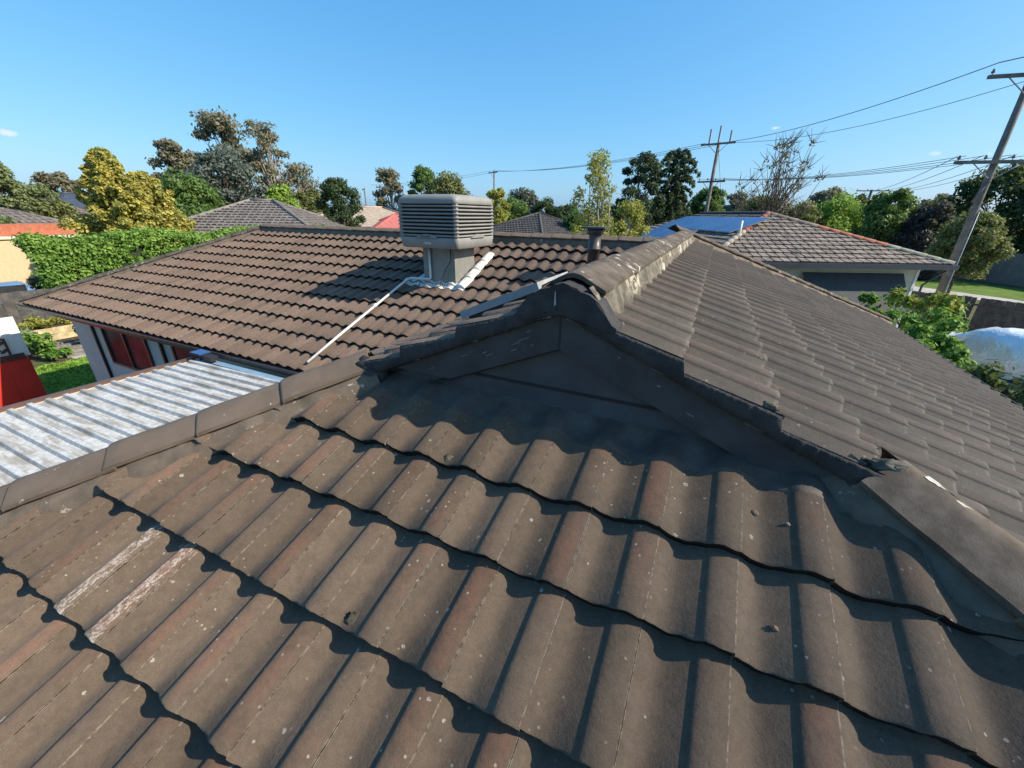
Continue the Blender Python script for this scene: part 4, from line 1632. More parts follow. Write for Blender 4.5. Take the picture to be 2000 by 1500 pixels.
tree('dark_bush', -15.0, 43.5, 5.5, 1.9, 'dark', 'dark clipped bush, right one of two left of the flue', 'round', 22, .22, low=.02)
tree('bright_bush', -11.5, 36.3, 4.8, 1.3, 'mid', 'bright green bush just left of the flue', 'round', 23, .18, low=.02)
tree('pear_tree', -4.9, 18.4, 6.9, 1.7, 'yellow', 'slender yellow-green tree above the flue', 'sparse', 24, .11, 1.0, bark='bark_pale')
tree('pear_bush', -3.9, 20.8, 5.2, 1.25, 'yellow', 'low yellow-green bush right of the slender tree', 'round', 25, .12, .9, low=.1)
tree('dark_conifer', -8.3, 49.3, 10.6, 2.7, 'conifer', 'dark conifer left of the bunya pine', 'round', 26, .26, 1.3, low=.08)
tree('green_tree', -1.6, 60.0, 7.8, 2.3, 'mid', 'green tree behind the nearest power pole', 'round', 27, .32)
tree('green_tree', -6.5, 58.0, 6.8, 3.2, 'dark', 'dark tree under the conifer and bunya pine', 'round', 28, .32, low=.05)
tree('far_tree', 2.0, 90.0, 8.4, 2.6, 'grey', 'small far tree right of the nearest power pole', 'gum', 29, .45)
tree('far_tree', 5.5, 80.0, 7.4, 3.4, 'olive', 'far olive tree at the foot of the bare tree', 'round', 30, .42, low=.05)
tree('bare_tree', 3.3, 35.8, 9.2, 2.5, 'rust', 'nearly bare tree with thin dark branches above the solar panels', 'bare', 31, .16, 1.0)
tree('far_tree', 19.2, 108.3, 9.8, 3.8, 'gum', 'far dark tree on the rise right of the bare tree', 'round', 32, .55, low=.05)
tree('willow_tree', 10.5, 54.0, 6.4, 3.3, 'lime', 'wide pale green willow right of the bare tree', 'round', 33, .26, 1.2, low=.02)
tree('olive_tree', 7.2, 52.0, 5.8, 2.4, 'olive', 'olive bush between bare tree and willow', 'round', 43, .26, 1.0, low=.02)
tree('green_tree', 13.2, 48.3, 6.9, 2.5, 'mid', 'green tree right of the small power pole', 'round', 34, .26, 1.1, low=.05)
tree('purple_tree', 15.2, 45.7, 5.7, 1.9, 'purple', 'dark purple-leaved tree left of the big power pole', 'round', 35, .26, low=.02)
tree('olive_tree', 14.6, 37.0, 4.9, 1.8, 'olive', 'low olive tree behind the big power pole', 'round', 36, .18, 1.2, low=.32)
tree('big_tree', 20.6, 50.5, 8.6, 3.6, 'dark', 'large dark green tree at the right edge', 'round', 37, .28, 1.2, low=.12)
tree('big_tree', 25.5, 49.0, 9.6, 4.0, 'mid', 'tall green tree beyond the large dark one at right', 'round', 44, .30, 1.0, low=.12)
tree('green_tree', 13.5, 60.5, 6.8, 2.6, 'dark', 'dark green tree behind the willow', 'round', 38, .32, low=.02)
tree('green_tree', 20.2, 60.6, 6.8, 2.8, 'gum', 'grey-brown tree between purple and large dark tree', 'round', 39, .32, low=.02)
# distant belt of trees that reads as one mass along the skyline
bc, br = [], []
g_ = np.random.default_rng(5)
for i in range(420):
    a = R_(-82 + 108 * i / 420 + g_.uniform(-.2, .2))
    D = g_.uniform(95, 150)
    hh = g_.uniform(3.0, 5.6) + .9 * math.sin(i * .19) + .6 * math.sin(i * .07 + 1)
    k = g_.uniform(2.2, 4.0)
    for zf in (.3, .72):
        bc.append((D * math.sin(a), D * math.cos(a), hh * zf))
        br.append((k, k, hh * .36))
me = leaf_mesh('tree_belt', bc, br, 75, .95, 77, shell=.5)
tag(link('tree_belt', me, LEAF['olive']), 'distant belt of trees along the skyline', 'trees', None, 'stuff')

# bunya pine with drooping fronds
t = plant('bunya_pine', -5.2, 51.7, 'dark bunya pine with drooping frond-like branches right of the conifer', 'tree')
rr = random.Random(3)
MB().tube([(0, 0, 0), (.05, 0, 5), (0, 0, 10.6)], [.28, .2, .05], 8).build('trunk', 'bark', t, fix=False)
bcen, brad = [], []
mm = MB()
for i in range(70):
    f = i / 69
    z = 1.8 + 8.9 * f
    L = 3.6 * (1 - f) ** .34 * (.75 + .25 * math.sin(f * 9)) + .35
    a = i * 2.4
    for k in range(1, 7):
        q = k / 6
        dz = .55 * math.sin(q * 1.6) - 1.25 * q ** 3 * (1 - .5 * f)
        bcen.append((L * q * math.cos(a), L * q * math.sin(a), z + dz))
        brad.append((.24, .24, .20 + .14 * q))
me = leaf_mesh('crown', bcen, brad, 34, .22, 31, shell=.2, droop=.8)
link('crown', me, LEAF['conifer'], t)

# hedge along the left boundary
hd = plant('hedge', -23.6, 14, 'tall clipped green hedge behind the main roof at left', 'hedge')
hc, hr = [], []
for i in range(1700):
    y = rng.uniform(-7.2, 8.5)
    x = rng.uniform(-.45, .55)
    z = rng.uniform(.25, 3.45)
    if i % 3:
        x = rng.uniform(.35, .6)
    else:
        z = rng.uniform(3.15, 3.5)
    if i % 11 == 0:
        y = rng.uniform(-7.5, -7.1)
    z += .12 * math.sin(y * 1.3)
    hc.append((x, y, z))
    hr.append((.26, .30, .26))
link('foliage', leaf_mesh('foliage', hc, hr, 30, .125, 41, shell=.3), LEAF['hedge'], hd)
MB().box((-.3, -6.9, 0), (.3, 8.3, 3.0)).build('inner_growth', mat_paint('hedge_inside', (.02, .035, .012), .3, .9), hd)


def shrub(name, x, y, h, r, leaf, label, seed, size=.10, n=26, per=70, tip=None, z0=.1):
    rr = random.Random(seed)
    t = plant(name, x, y, label, 'shrub', 'shrubs beside the house')
    cl, rd = [], []
    for i in range(n):
        a = rr.uniform(0, 6.28)
        f = rr.random()
        w = r * math.sqrt(rr.random()) * (.55 + .6 * math.sin(math.pi * min(.92, .2 + .75 * f)))
        cl.append((w * math.cos(a), w * math.sin(a), z0 * h + h * (1 - z0) * f * .93))
        k = r * rr.uniform(.18, .34)
        rd.append((k, k, k))
    mm = MB()
    branchwork(mm, (0, 0, 0), h * .8, cl, .035, rr, start=(.05, .6))
    mm.build('stems', 'bark', t, fix=False)
    link('foliage', leaf_mesh('foliage', cl, rd, per, size, seed, shell=.25, aspect=1.9), LEAF[leaf], t)
    if tip:
        hi = sorted(cl, key=lambda c: -c[2])[:6]
        link('young_leaves', leaf_mesh('young_leaves', hi, [(r * .2,) * 3] * 6, 40, size, seed + 1, shell=.4, aspect=1.9), LEAF[tip], t)
    return t


shrub('leafy_shrub', 6.35, 17.2, 2.75, .95, 'shrub', 'tall leafy shrub with yellow young tips below the big pole', 51, .14, 26, 34, 'shrub_tip')
shrub('leafy_shrub', 5.55, 14.6, 2.35, 1.05, 'shrub', 'green shrub between the tall shrub and the roof edge', 52, .13, 30, 60)
shrub('leafy_shrub', 5.15, 12.4, 2.15, 1.0, 'shrub', 'green shrub against the right roof edge beside the silver cover', 53, .12, 34, 90)
shrub('leafy_shrub', 4.35, 15.9, 2.5, .75, 'shrub', 'shrub growing under the dark awning', 54, .13, 24, 70)
shrub('dark_shrub', 5.35, 9.9, 2.0, 1.1, 'dark', 'dark shrub in the lower right corner below the silver cover', 55, .12, 34, 90)
shrub('dark_shrub', 5.9, 8.4, 1.9, 1.1, 'dark', 'dark shrub at the right edge of the picture beside the roof', 56, .12, 34, 90)
shrub('dark_shrub', 7.3, 10.6, 2.0, .8, 'dark', 'dark leafy shrub in front of the silver cover at the right edge', 57, .12, 26, 80)

# ------------------------------------------------------------------ neighbour's house on the right
NA = V3((.904, .428, 0)).normalized()
NBd = V3((-.428, .904, 0)).normalized()
NG = V3((7.39, 19.15, 0))
NH, NT_ = 4.22, .363
NZ = 3.2
nb = empty('neighbour_house', NG, 0, 'pale weatherboard house with grey tiled hip roof and dark awning at right', 'house')
ni = Matrix.Translation(-NG)


def npn(o, par=None):
    if par is None:
        o.parent = nb
        o.matrix_parent_inverse = ni
    else:
        o.parent = par
    return o


def nw(a, b, z):
    """a along the gutter from the right corner (negative = left), b away from the camera"""
    q = NG + NA * a + NBd * b
    return V3((q.x, q.y, z))


NLEN = 15.0
def ntz(a, b):
    return NZ + NT_ * min(b, -a, a + 2 * NH, NLEN - b)


m = MB()
m.add([nw(0, 0, NZ), nw(-2 * NH, 0, NZ), nw(-NH, NH, NZ + NH * NT_)], [(0, 1, 2)])
m.add([nw(-2 * NH, 0, NZ), nw(-2 * NH, NLEN, NZ), nw(-NH, NLEN - NH, NZ + NH * NT_), nw(-NH, NH, NZ + NH * NT_)], [(0, 1, 2, 3)])
m.add([nw(0, 0, NZ), nw(-NH, NH, NZ + NH * NT_), nw(-NH, NLEN - NH, NZ + NH * NT_), nw(0, NLEN, NZ)], [(0, 1, 2, 3)])
m.add([nw(0, NLEN, NZ), nw(-NH, NLEN - NH, NZ + NH * NT_), nw(-2 * NH, NLEN, NZ)], [(0, 1, 2)])
nroof = npn(m.build('roof', 'roof_dark', fix=False))


def slope_tiles(org, eu, ev, rows_, span, g, w, mat, step=.035, gap=.055):
    """flat tile courses: each tile a thin wedge, laid out as one part"""
    mm = MB()
    nrm = eu.cross(ev).normalized()
    for k in range(rows_):
        a0, a1 = span(k * g)
        n_ = int((a1 - a0) / w)
        off = 0.0
        for i in range(-1, n_ + 1):
            u0, u1 = a0 + i * w + off, a0 + (i + 1) * w + off - gap
            lo0, lo1 = span(k * g)
            hi0, hi1 = span((k + 1) * g)
            c0, c1 = max(u0, lo0), min(u1, lo1)
            d0, d1 = max(u0, hi0), min(u1, hi1)
            if c1 - c0 < .03:
                continue
            if d1 < d0:
                d0 = d1 = min(max((d0 + d1) / 2, hi0), hi1)
            s_ = step * random.uniform(.85, 1.15)
            b = [org + eu * c0 + ev * (k * g) + nrm * s_, org + eu * c1 + ev * (k * g) + nrm * s_, org + eu * d1 + ev * ((k + 1) * g + .01) + nrm * .004, org + eu * d0 + ev * ((k + 1) * g + .01) + nrm * .004,
                 org + eu * c0 + ev * (k * g) + nrm * .002, org + eu * c1 + ev * (k * g) + nrm * .002]
            ridge = (u0 + u1) / 2
            mm.add(b, [(0, 1, 2, 3), (4, 5, 1, 0), (5, 2, 1), (4, 0, 3)])
    return mm


tl = math.hypot(1, NT_)
slen = NH * tl
ev_n = (NBd + V3((0, 0, NT_))).normalized()
o = npn(slope_tiles(nw(0, 0, NZ + .01), NA, ev_n, 13, lambda s: (-2 * NH + s / tl, -s / tl), slen / 13, .30, 'nb_tile', .05).build('roof_tiles', 'nb_tile', fix=False), nroof)
o['kind'] = 'stuff'
ev_l = (NA + V3((0, 0, NT_))).normalized()
o = npn(slope_tiles(nw(-2 * NH, 0, NZ + .01), -NBd, ev_l, 13, lambda s: (-NLEN + s / tl, -s / tl), slen / 13, .30, 'nb_tile', .05).build('roof_tiles', 'nb_tile', fix=False), nroof)
o['kind'] = 'stuff'
# rolls on the facing slope so the courses read as in the picture


def ncaps(p0, p1, n_, mats):
    d = (p1 - p0).normalized()
    side = d.cross(V3((0, 0, 1))).normalized()
    nn = side.cross(d)
    L = (p1 - p0).length / n_
    for i in range(n_):
        mm = MB()
        rows = []
        for y, s_ in ((0, 1.0), (L * 1.06, .86)):
            q = p0 + d * (i * L + y)
            rows.append([q + side * (math.cos(math.pi * k / 6) * .13 * s_) + nn * (math.sin(math.pi * k / 6) * .10 * s_ + .02) for k in range(7)])
        rows.insert(0, [p0 + d * (i * L) + side * (math.cos(math.pi * k / 6) * .10) + nn * -.02 for k in range(7)])
        mm.sheet(rows)
        npn(mm.build('hip_cap', mats(i, n_), fix=False), nroof)


apex = nw(-NH, NH, NZ + NH * NT_)
ncaps(nw(0, 0, NZ), apex, 16, lambda i, n_: 'nb_cap_green' if i < 5 else ('nb_cap_red' if i < 11 else 'nb_tile'))
ncaps(nw(-2 * NH, 0, NZ), apex, 16, lambda i, n_: 'nb_cap_pale' if i < 9 or i in (11, 12) else 'nb_cap_red')
ncaps(apex, nw(-NH, NLEN - NH, NZ + NH * NT_), 18, lambda i, n_: 'roof_dark')
m = MB()
for a, b in (((0.1, -.12), (-2 * NH, -.12)),):
    m.prism([nw(.12, -.12, NZ + .0), nw(.12, -.12, NZ - .16), nw(.12, .0, NZ - .16), nw(.12, .0, NZ)], nw(-2 * NH, -.12, 0) - nw(.12, -.12, 0))
npn(m.build('gutter', 'nb_gutter'))
m = MB().prism([nw(.0, 0, NZ + .0), nw(.0, 0, NZ - .16), nw(.12, .0, NZ - .16), nw(.12, .0, NZ)], nw(0, NLEN, 0) - nw(0, 0, 0))
npn(m.build('gutter', 'nb_gutter'))
# weatherboards: each board its own piece
wl = .55
bz = .25
k = 0
while bz < NZ - .2:
    m = MB()
    p = [nw(-wl, wl, bz), nw(-wl, wl + .02, bz), nw(-wl, wl + .02, bz + .185), nw(-wl, wl + .012, bz + .185)]
    p = [nw(-wl - .0, wl - .012, bz), nw(-wl, wl + .03, bz), nw(-wl, wl + .03, bz + .182), nw(-wl, wl + .010, bz + .182)]
    m.prism(p, nw(-2 * NH + wl, 0, 0) - nw(-wl, 0, 0))
    npn(m.build('weatherboard', 'nb_board'))
    bz += .178
m = MB().prism([nw(-wl, wl + .035, 0), nw(-2 * NH + wl, wl + .035, 0), nw(-2 * NH + wl, NLEN - wl, 0), nw(-wl, NLEN - wl, 0)], (0, 0, NZ - .16))
npn(m.build('wall', 'nb_board'))
npn(MB().prism([nw(-wl + .035, wl - .03, 0), nw(-wl - .06, wl - .03, 0), nw(-wl - .06, wl + .03, 0), nw(-wl + .035, wl + .03, 0)], (0, 0, NZ - .16)).build('corner_board', 'white_panel'))
npn(MB().prism([nw(.02, .02, NZ - .17), nw(-2 * NH, .02, NZ - .17), nw(-2 * NH, wl + .1, NZ - .17), nw(.02, wl + .1, NZ - .17)], (0, 0, .02)).build('eave_soffit', 'nb_board'))
# window with a dark roll-out awning
w = npn(MB().prism([nw(-1.15, wl - .03, 1.0), nw(-4.6, wl - .03, 1.0), nw(-4.6, wl - .03, NZ - .35), nw(-1.15, wl - .03, NZ - .35)], NBd * .05).build('window', 'white_panel'))
npn(MB().prism([nw(-1.25, wl - .04, 1.08), nw(-4.5, wl - .04, 1.08), nw(-4.5, wl - .04, NZ - .42), nw(-1.25, wl - .04, NZ - .42)], NBd * .008).build('pane', 'pane'), w)
aw = MB()
rows = []
for i in range(6):
    f = i / 5
    sag = .05 * math.sin(math.pi * f)
    rows.append([nw(a, wl - .08 - .95 * f + sag * .3, NZ - .36 - 1.30 * f - sag) for a in (-1.1, -2.2, -3.4, -4.65)])
aw.sheet(rows, True)
rows2 = [[p + NBd * .012 + V3((0, 0, .004)) for p in r] for r in rows]
aw.sheet([r[::-1] for r in rows2], True)
npn(aw.build('awning', 'awning', fix=False))
for a in (-1.12, -4.63):
    npn(MB().tube([nw(a, wl - .03, NZ - 1.5), nw(a, wl - 1.03, NZ - 1.66)], .012, 6).build('awning_arm', 'steel'))
npn(MB().tube([nw(.03, .15, NZ - .2), nw(-.25, wl - .03, NZ - .75), nw(-.25, wl - .03, .05)], .035, 8).build('downpipe', 'nb_gutter'))
npn(MB().box((-6.6, 33.4, 0), (-5.55, 34.2, 5.0)).build('chimney', 'brick_tan'))
# vent pipe
npn(MB().tube([nw(-6.4, 2.0, ntz(-6.4, 2.0) - .1), nw(-6.4, 2.0, ntz(-6.4, 2.0) + .55)], .045, 8).build('vent_pipe', 'white_pvc'))
# solar panels on the left slope
ev2 = ev_l
for j, (s0, row_n, st) in enumerate(((2.15, 8, 1.6), (.45, 5, 4.3))):
    for i in range(row_n):
        b0 = st + i * 1.04 + NH * .25
        q = lambda bb, ss, h: nw(-2 * NH, bb, NZ) + ev2 * ss + (ev2.cross(NBd)).normalized() * (-h if (ev2.cross(NBd)).z < 0 else h)
        if b0 + 1.0 > NLEN - s0:
            continue
        p = empty('solar_collector', q(b0, s0, .1), 0, None, 'solar panel', "solar panels on the neighbour's roof")
        p['label'] = ('solar panel %s in the %s row on the neighbouring roof' % (['nearest', 'second', 'third', 'fourth', 'fifth', 'sixth', 'seventh', 'farthest'][i], 'upper' if j == 0 else 'lower'))
        pinv = Matrix.Translation(-V3(p.location))
        for nm, mt, d0, h0, h1 in (('frame', 'steel', 0.0, .09, .125), ('glass', 'solar', .02, .126, .130)):
            vs_ = [q(bb, ss, h) for h in (h0, h1) for bb, ss in ((b0 + d0, s0 + d0), (b0 + 1.0 - d0, s0 + d0), (b0 + 1.0 - d0, s0 + 1.6 - d0), (b0 + d0, s0 + 1.6 - d0))]
            o = MB().add(vs_, [(0, 3, 2, 1), (4, 5, 6, 7), (0, 1, 5, 4), (1, 2, 6, 5), (2, 3, 7, 6), (3, 0, 4, 7)]).build(nm, mt)
            o.parent = p
            o.matrix_parent_inverse = pinv

# ------------------------------------------------------------------ yard and street on the right
def paling_fence(name, pts, h, label, mat='timber_dark', w=.11, cap=True, rail=True):
    t = empty(name, (*pts[0], 0), 0, label, 'fence')
    inv = Matrix.Translation((-pts[0][0], -pts[0][1], 0))
    for (x0, y0), (x1, y1) in zip(pts, pts[1:]):
        a, b = V3((x0, y0, 0)), V3((x1, y1, 0))
        d = (b - a).normalized()
        s_ = V3((-d.y, d.x, 0))
        n_ = int((b - a).length / w)
        for i in range(n_):
            q = a + d * (i * w)
            hh = h + random.uniform(-.02, .02)
            o_ = MB().prism([q + s_ * (.012 * (i % 2)), q + d * (w * .96) + s_ * (.012 * (i % 2)), q + d * (w * .96) + s_ * (.02 + .012 * (i % 2)), q + s_ * (.02 + .012 * (i % 2))], (0, 0, hh)).build('paling', mat)
            o_.parent = t
            o_.matrix_parent_inverse = inv
        if rail:
            for z in (.3, h - .35):
                o_ = MB().prism([a - s_ * .05 + V3((0, 0, z)), b - s_ * .05 + V3((0, 0, z)), b + V3((0, 0, z)), a + V3((0, 0, z))], (0, 0, .08)).build('rail', mat)
                o_.parent = t
                o_.matrix_parent_inverse = inv
    return t


paling_fence('timber_fence', [(6.9, 24.2), (10.4, 23.6), (12.0, 21.8), (12.6, 14.0)], 1.65, 'dark timber paling fence behind the silver covered car', w=.15)
ground_sheet('footpath', [(4, 44), (12.2, 38.2), (16.0, 35.0), (17.6, 31.0), (18.5, 20), (20.3, 20), (19.6, 31.5), (17.8, 36.8), (13.5, 41.0), (4, 47)], 'path', .012, 'pale concrete footpath beyond the timber fence')
ground_sheet('verge_grass', [(13.5, 41.1), (17.9, 36.9), (19.7, 31.5), (20.4, 20), (24.0, 20), (23.5, 34), (20.6, 43.5), (16, 49)], 'grass', .008, 'strip of lawn between footpath and grey fence')
ground_sheet('side_yard', [(4.2, 8), (11, 8), (11, 22), (4.2, 26)], 'concrete', .006, 'paved side yard under the covered car')
t = empty('sheet_fence', (19.3, 50, 0), 0, 'plain grey sheet fence across the lawn strip at right', 'fence')
inv = Matrix.Translation((-19.3, -50, 0))
pts = [(16.2, 51.5), (19.6, 48.2), (22.0, 44.5), (24.4, 38.5), (25.5, 30)]
for (x0, y0), (x1, y1) in zip(pts, pts[1:]):
    a, b = V3((x0, y0, 0)), V3((x1, y1, 0))
    d = (b - a).normalized()
    n_ = max(1, int((b - a).length / 2.4))
    for i in range(n_):
        q0, q1 = a.lerp(b, i / n_), a.lerp(b, (i + 1) / n_ - .004)
        s_ = V3((-d.y, d.x, 0)) * .04
        o = MB().prism([q0, q1, q1 + s_, q0 + s_], (0, 0, 2.3)).build('panel', 'fence_grey')
        o.parent = t
        o.matrix_parent_inverse = inv

# car under a silver reflective cover
car = empty('covered_car', (9.0, 18.2, 0), math.atan2(-.80, .60), 'car under a shiny silver reflective cover in the side yard', 'car')
secs = [(-2.25, .45, .55, .30), (-2.05, .70, .80, .18), (-1.5, .84, .92, .12), (-1.0, .90, .98, .10), (-.45, .88, 1.36, .10), (.1, .86, 1.45, .10), (.7, .85, 1.42, .10), (1.25, .86, 1.22, .12), (1.7, .84, 1.0, .14), (2.1, .72, .88, .2), (2.28, .5, .6, .3)]
rows = []
rr = random.Random(9)
for i in range(45):
    f = i / 44 * (len(secs) - 1)
    k = min(int(f), len(secs) - 2)
    u = f - k
    u = u * u * (3 - 2 * u)
    x, hw_, top_, bot = [secs[k][q] * (1 - u) + secs[k + 1][q] * u for q in range(4)]
    row = []
    for j in range(25):
        a = math.pi * j / 24
        cx_, sz = math.cos(a), math.sin(a)
        yy = hw_ * (abs(cx_) ** .62) * (1 if cx_ > 0 else -1)
        z_ = bot + (top_ - bot) * (sz ** .75)
        wob = .018 * math.sin(9 * x + 5 * a) + .012 * math.sin(17 * x - 11 * a) + rr.uniform(-.004, .004)
        row.append((x + wob * .4, yy * (1 + wob), z_ + wob))
    rows.append(row)
MB().sheet(rows).build('cover', 'foil', car, fix=False)
for x in (-1.35, 1.35):
    for y in (-.72, .72):
        mm = MB()
        mm.tube([(x, y - .1, .31), (x, y + .1, .31)], .31, 18)
        wv = mm.build('wheel', 'black', car)
        MB().tube([(x, y - .105, .31), (x, y + .105, .31)], .18, 14).build('rim', 'steel', wv)
MB().box((-1.9, -.7, .22), (1.9, .7, .5)).build('underbody', 'black', car)

# ------------------------------------------------------------------ power poles and lines
def pole(name, x, y, h, r, label, arms, rz=0.0, tilt=(0, 0)):
    t = empty(name, (x, y, 0), rz, label, 'power pole', 'timber power poles')
    MB().tube([(0, 0, -.1), (tilt[0] * .5, tilt[1] * .5, h * .5), (tilt[0], tilt[1], h)], [r, r * .88, r * .74], 14).build('post', 'pole', t, fix=False)
    for z, L, ins in arms:
        fx, fy_ = tilt[0] * z / h, tilt[1] * z / h
        arm = MB().box((fx - L / 2, fy_ - r - .09, z - .05), (fx + L / 2, fy_ - r * .8, z + .06)).build('crossarm', 'pole', t)
        for k in range(ins):
            xx = fx - L / 2 + .1 + (L - .2) * k / max(1, ins - 1)
            if abs(xx - fx) < r:
                continue
            lathe(MB(), (xx, fy_ - r), [(.012, z + .05), (.012, z + .11), (.05, z + .12), (.055, z + .17), (.03, z + .20), (.035, z + .23), (.01, z + .25)], 8).build('insulator', 'insulator', arm, fix=False)
        for s_ in (-1, 1):
            MB().tube([(fx + s_ * L * .28, fy_ - r - .05, z - .04), (fx + s_ * r * .6, fy_ - r, z - .55)], .018, 5).build('brace', 'steel', t)
    return t


P3 = pole('power_pole', 8.95, 23.35, 10.6, .135, 'big leaning-looking power pole nearest the camera at right', [(6.62, 2.6, 4), (9.3, 2.6, 3)], R_(8))
MB().tube([(.13, -.09, .2), (.12, -.08, 4.9)], .025, 6).build('cable_guard', 'steel', P3)
MB().tube([(-.3, -.25, 5.25), (-.1, -.22, 5.9)], .05, 6).build('fuse_bracket', 'pole', P3)
P1 = pole('power_pole', -1.05, 36.0, 9.5, .15, 'power pole with three upright spars beside the bunya pine', [(9.35, 2.3, 0), (6.95, 1.9, 4)], R_(-14))
for k, (dx, hh) in enumerate(((-.62, .95), (.0, 1.1), (.75, .75))):
    MB().box((dx - .05, -.22, 9.35), (dx + .05, -.12, 9.35 + hh)).build('spar', 'steel', P1)
P2 = pole('power_pole', 16.1, 68.1, 7.9, .20, 'small power pole seen between bare tree and big pole', [(7.75, 3.4, 4)], R_(10))
P4 = pole('power_pole', -28.3, 53.2, 9.9, .13, 'distant thin power pole right of the cooler', [(9.6, 2.0, 3)], R_(-25))
P5 = pole('power_pole', -42.8, 47.2, 8.0, .13, 'thin distant pole just above the cooler left corner', [(7.7, 1.8, 2)], R_(-25))
P6 = pole('power_pole', -60.0, 62.0, 8.6, .14, 'most distant pole left of the cooler behind the tan roof', [(8.3, 1.6, 2)], R_(-30))


def cable(a, b, sag, r, label, n_=22):
    a, b = V3(a), V3(b)
    pts = [a.lerp(b, i / n_) - V3((0, 0, 4 * sag * (i / n_) * (1 - i / n_))) for i in range(n_ + 1)]
    return tag(MB().tube(pts, r, 5).build('power_line', 'wire', fix=False), label, 'power line', 'overhead power lines')


cable((-.55, 36.0, 9.45), (7.9, 23.2, 9.75), .35, .016, 'upper power line from the three-spar pole to the big pole')
cable((.05, 36.0, 9.40), (10.1, 23.4, 9.55), .55, .012, 'lower power line from the three-spar pole past the big pole')
cable((7.9, 23.2, 9.75), (16, 10.0, 9.9), .3, .016, 'power line leaving the big pole towards the right edge')
for k, dx in enumerate((-.8, -.3, .3, .8)):
    cable((-1.05 + dx, 36.0 - dx * .25, 7.15), (8.95 + dx * 1.2, 23.25 + dx * .16, 6.85), .35, .010, ['lowest left wire', 'second low wire', 'third low wire', 'fourth low wire'][k] + ' between three-spar pole and big pole')
for k, dx in enumerate((-1.1, 0, 1.1)):
    cable((-1.05 + dx * .8, 36.0, 9.45), (-28.3 + dx * .7, 53.2, 9.8), .55, .014, ['left', 'middle', 'right'][k] + ' wire from the three-spar pole to the distant pole by the cooler')
for k, dx in enumerate((-1.1, 1.1)):
    cable((-28.3 + dx * .7, 53.2, 9.8), (-42.8 + dx * .5, 47.2 + dx, 7.9), .3, .014, ['nearer', 'farther'][k] + ' wire falling from the distant pole to behind the cooler')
for k, dx in enumerate((-1.3, -.5, .5, 1.3)):
    cable((8.95 + dx * .9, 23.25, 6.85), (16.1 + dx, 68.1, 7.9), .55, .013, ['first', 'second', 'third', 'fourth'][k] + ' wire from the big pole arm to the small far pole')
cable((-1.0, 35.9, 9.0), (1.2, 33.5, .2), .0, .012, 'stay wire slanting down from the three-spar pole')

# ------------------------------------------------------------------ garden on the left
ground_sheet('lawn', [(-16.2, 2.2), (-12.5, 2.2), (-13.6, 3.9), (-13.6, 10), (-18.6, 9.5), (-18.3, 4.9)], 'grass', .010, 'patch of bright lawn beside the white house corner')
# grass blades on the lawn
gc = np.stack([rng.uniform(-18.2, -13.7, 5200), rng.uniform(3.6, 8.0, 5200), np.full(5200, .02)], 1)
me = leaf_mesh('lawn_grass', gc, np.full((5200, 3), .03), 3, .06, 91, aspect=2.2, fine=False)
tag(link('lawn_grass', me, mat_leaf('grass_blade', (.09, .17, .022), (.15, .24, .035))), 'short lawn grass beside the white house corner', 'grass', None, 'stuff')
ground_sheet('garden_soil', [(-30, 3.5), (-18.35, 4.6), (-18.6, 9.5), (-30, 11)], 'soil', .006, 'garden beds beyond the lawn')
ground_sheet('garden_path', [(-20.6, 5.3), (-18.3, 5.0), (-18.3, 5.5), (-20.6, 6.2)], 'concrete', .014, 'narrow path at the lawn edge')
for i in range(5):
    o = MB().box((-20.5 + i * .42, 4.95, .0), (-20.28 + i * .42, 5.75, .10 + .02 * (4 - i))).build('garden_step', 'timber_grey')
    tag(o, ['lowest', 'second', 'third', 'fourth', 'topmost'][4 - i] + ' grey sleeper step beside the green tub', 'step', 'sleeper steps')
for i, (x, y0, y1, z, mt) in enumerate(((-21.5, 4.2, 6.4, .5, 'timber_pale'), (-23.6, 4.6, 7.0, .55, 'timber_pale'), (-26.2, 5.0, 7.8, .6, 'timber_pale'), (-22.5, 4.4, 6.8, .32, 'timber_grey'))):
    t = empty('raised_bed', (x, (y0 + y1) / 2, 0), 0, ['pale timber bed nearest the green tub', 'middle pale timber bed in the left garden', 'farthest pale timber bed in the left garden', 'low grey timber bed in the left garden'][i], 'garden bed', 'raised garden beds')
    hl = (y1 - y0) / 2
    MB().box((-.02, -hl, z - .22), (.05, hl, z)).build('top_board', mt, t)
    MB().box((-.02, -hl, z - .46), (.05, hl, z - .23)).build('lower_board', mt, t)
    MB().box((-1.1, -hl, 0), (-.025, hl, z - .06)).build('soil_fill', 'soil', t)
    hc = [(random.uniform(-1.0, -.1), random.uniform(-hl, hl), z + random.uniform(0, .25)) for _ in range(26)]
    link('seedlings', leaf_mesh('seedlings', hc, [(.16, .2, .18)] * 26, 30, .10, 60 + i, shell=.2), LEAF['shrub' if i % 2 else 'yellow'], t)
pt = empty('tub_plant', (-19.4, 6.15, 0), 0, 'leafy plant in a round green tub by the house corner', 'potted plant')
lathe(MB(), (0, 0), [(.0, .0), (.36, .0), (.46, .48), (.50, .5), (.50, .54), (.43, .54), (.40, .40), (0, .40)], 20).build('tub', 'green_pot', pt, fix=False)
hc = [(random.uniform(-.4, .4), random.uniform(-.4, .4), random.uniform(.6, 1.3)) for _ in range(22)]
link('foliage', leaf_mesh('foliage', hc, [(.2, .2, .2)] * 22, 46, .10, 66, shell=.2), LEAF['shrub'], pt)
sb = shrub('garden_plant', -18.9, 4.55, .9, .55, 'shrub', 'low green plants along the bed edge beside the lawn', 71, .10, 18, 50)
sb = shrub('garden_plant', -20.2, 4.4, 1.2, .6, 'pale', 'grey-green clump behind the low plants by the lawn', 72, .10, 18, 50)
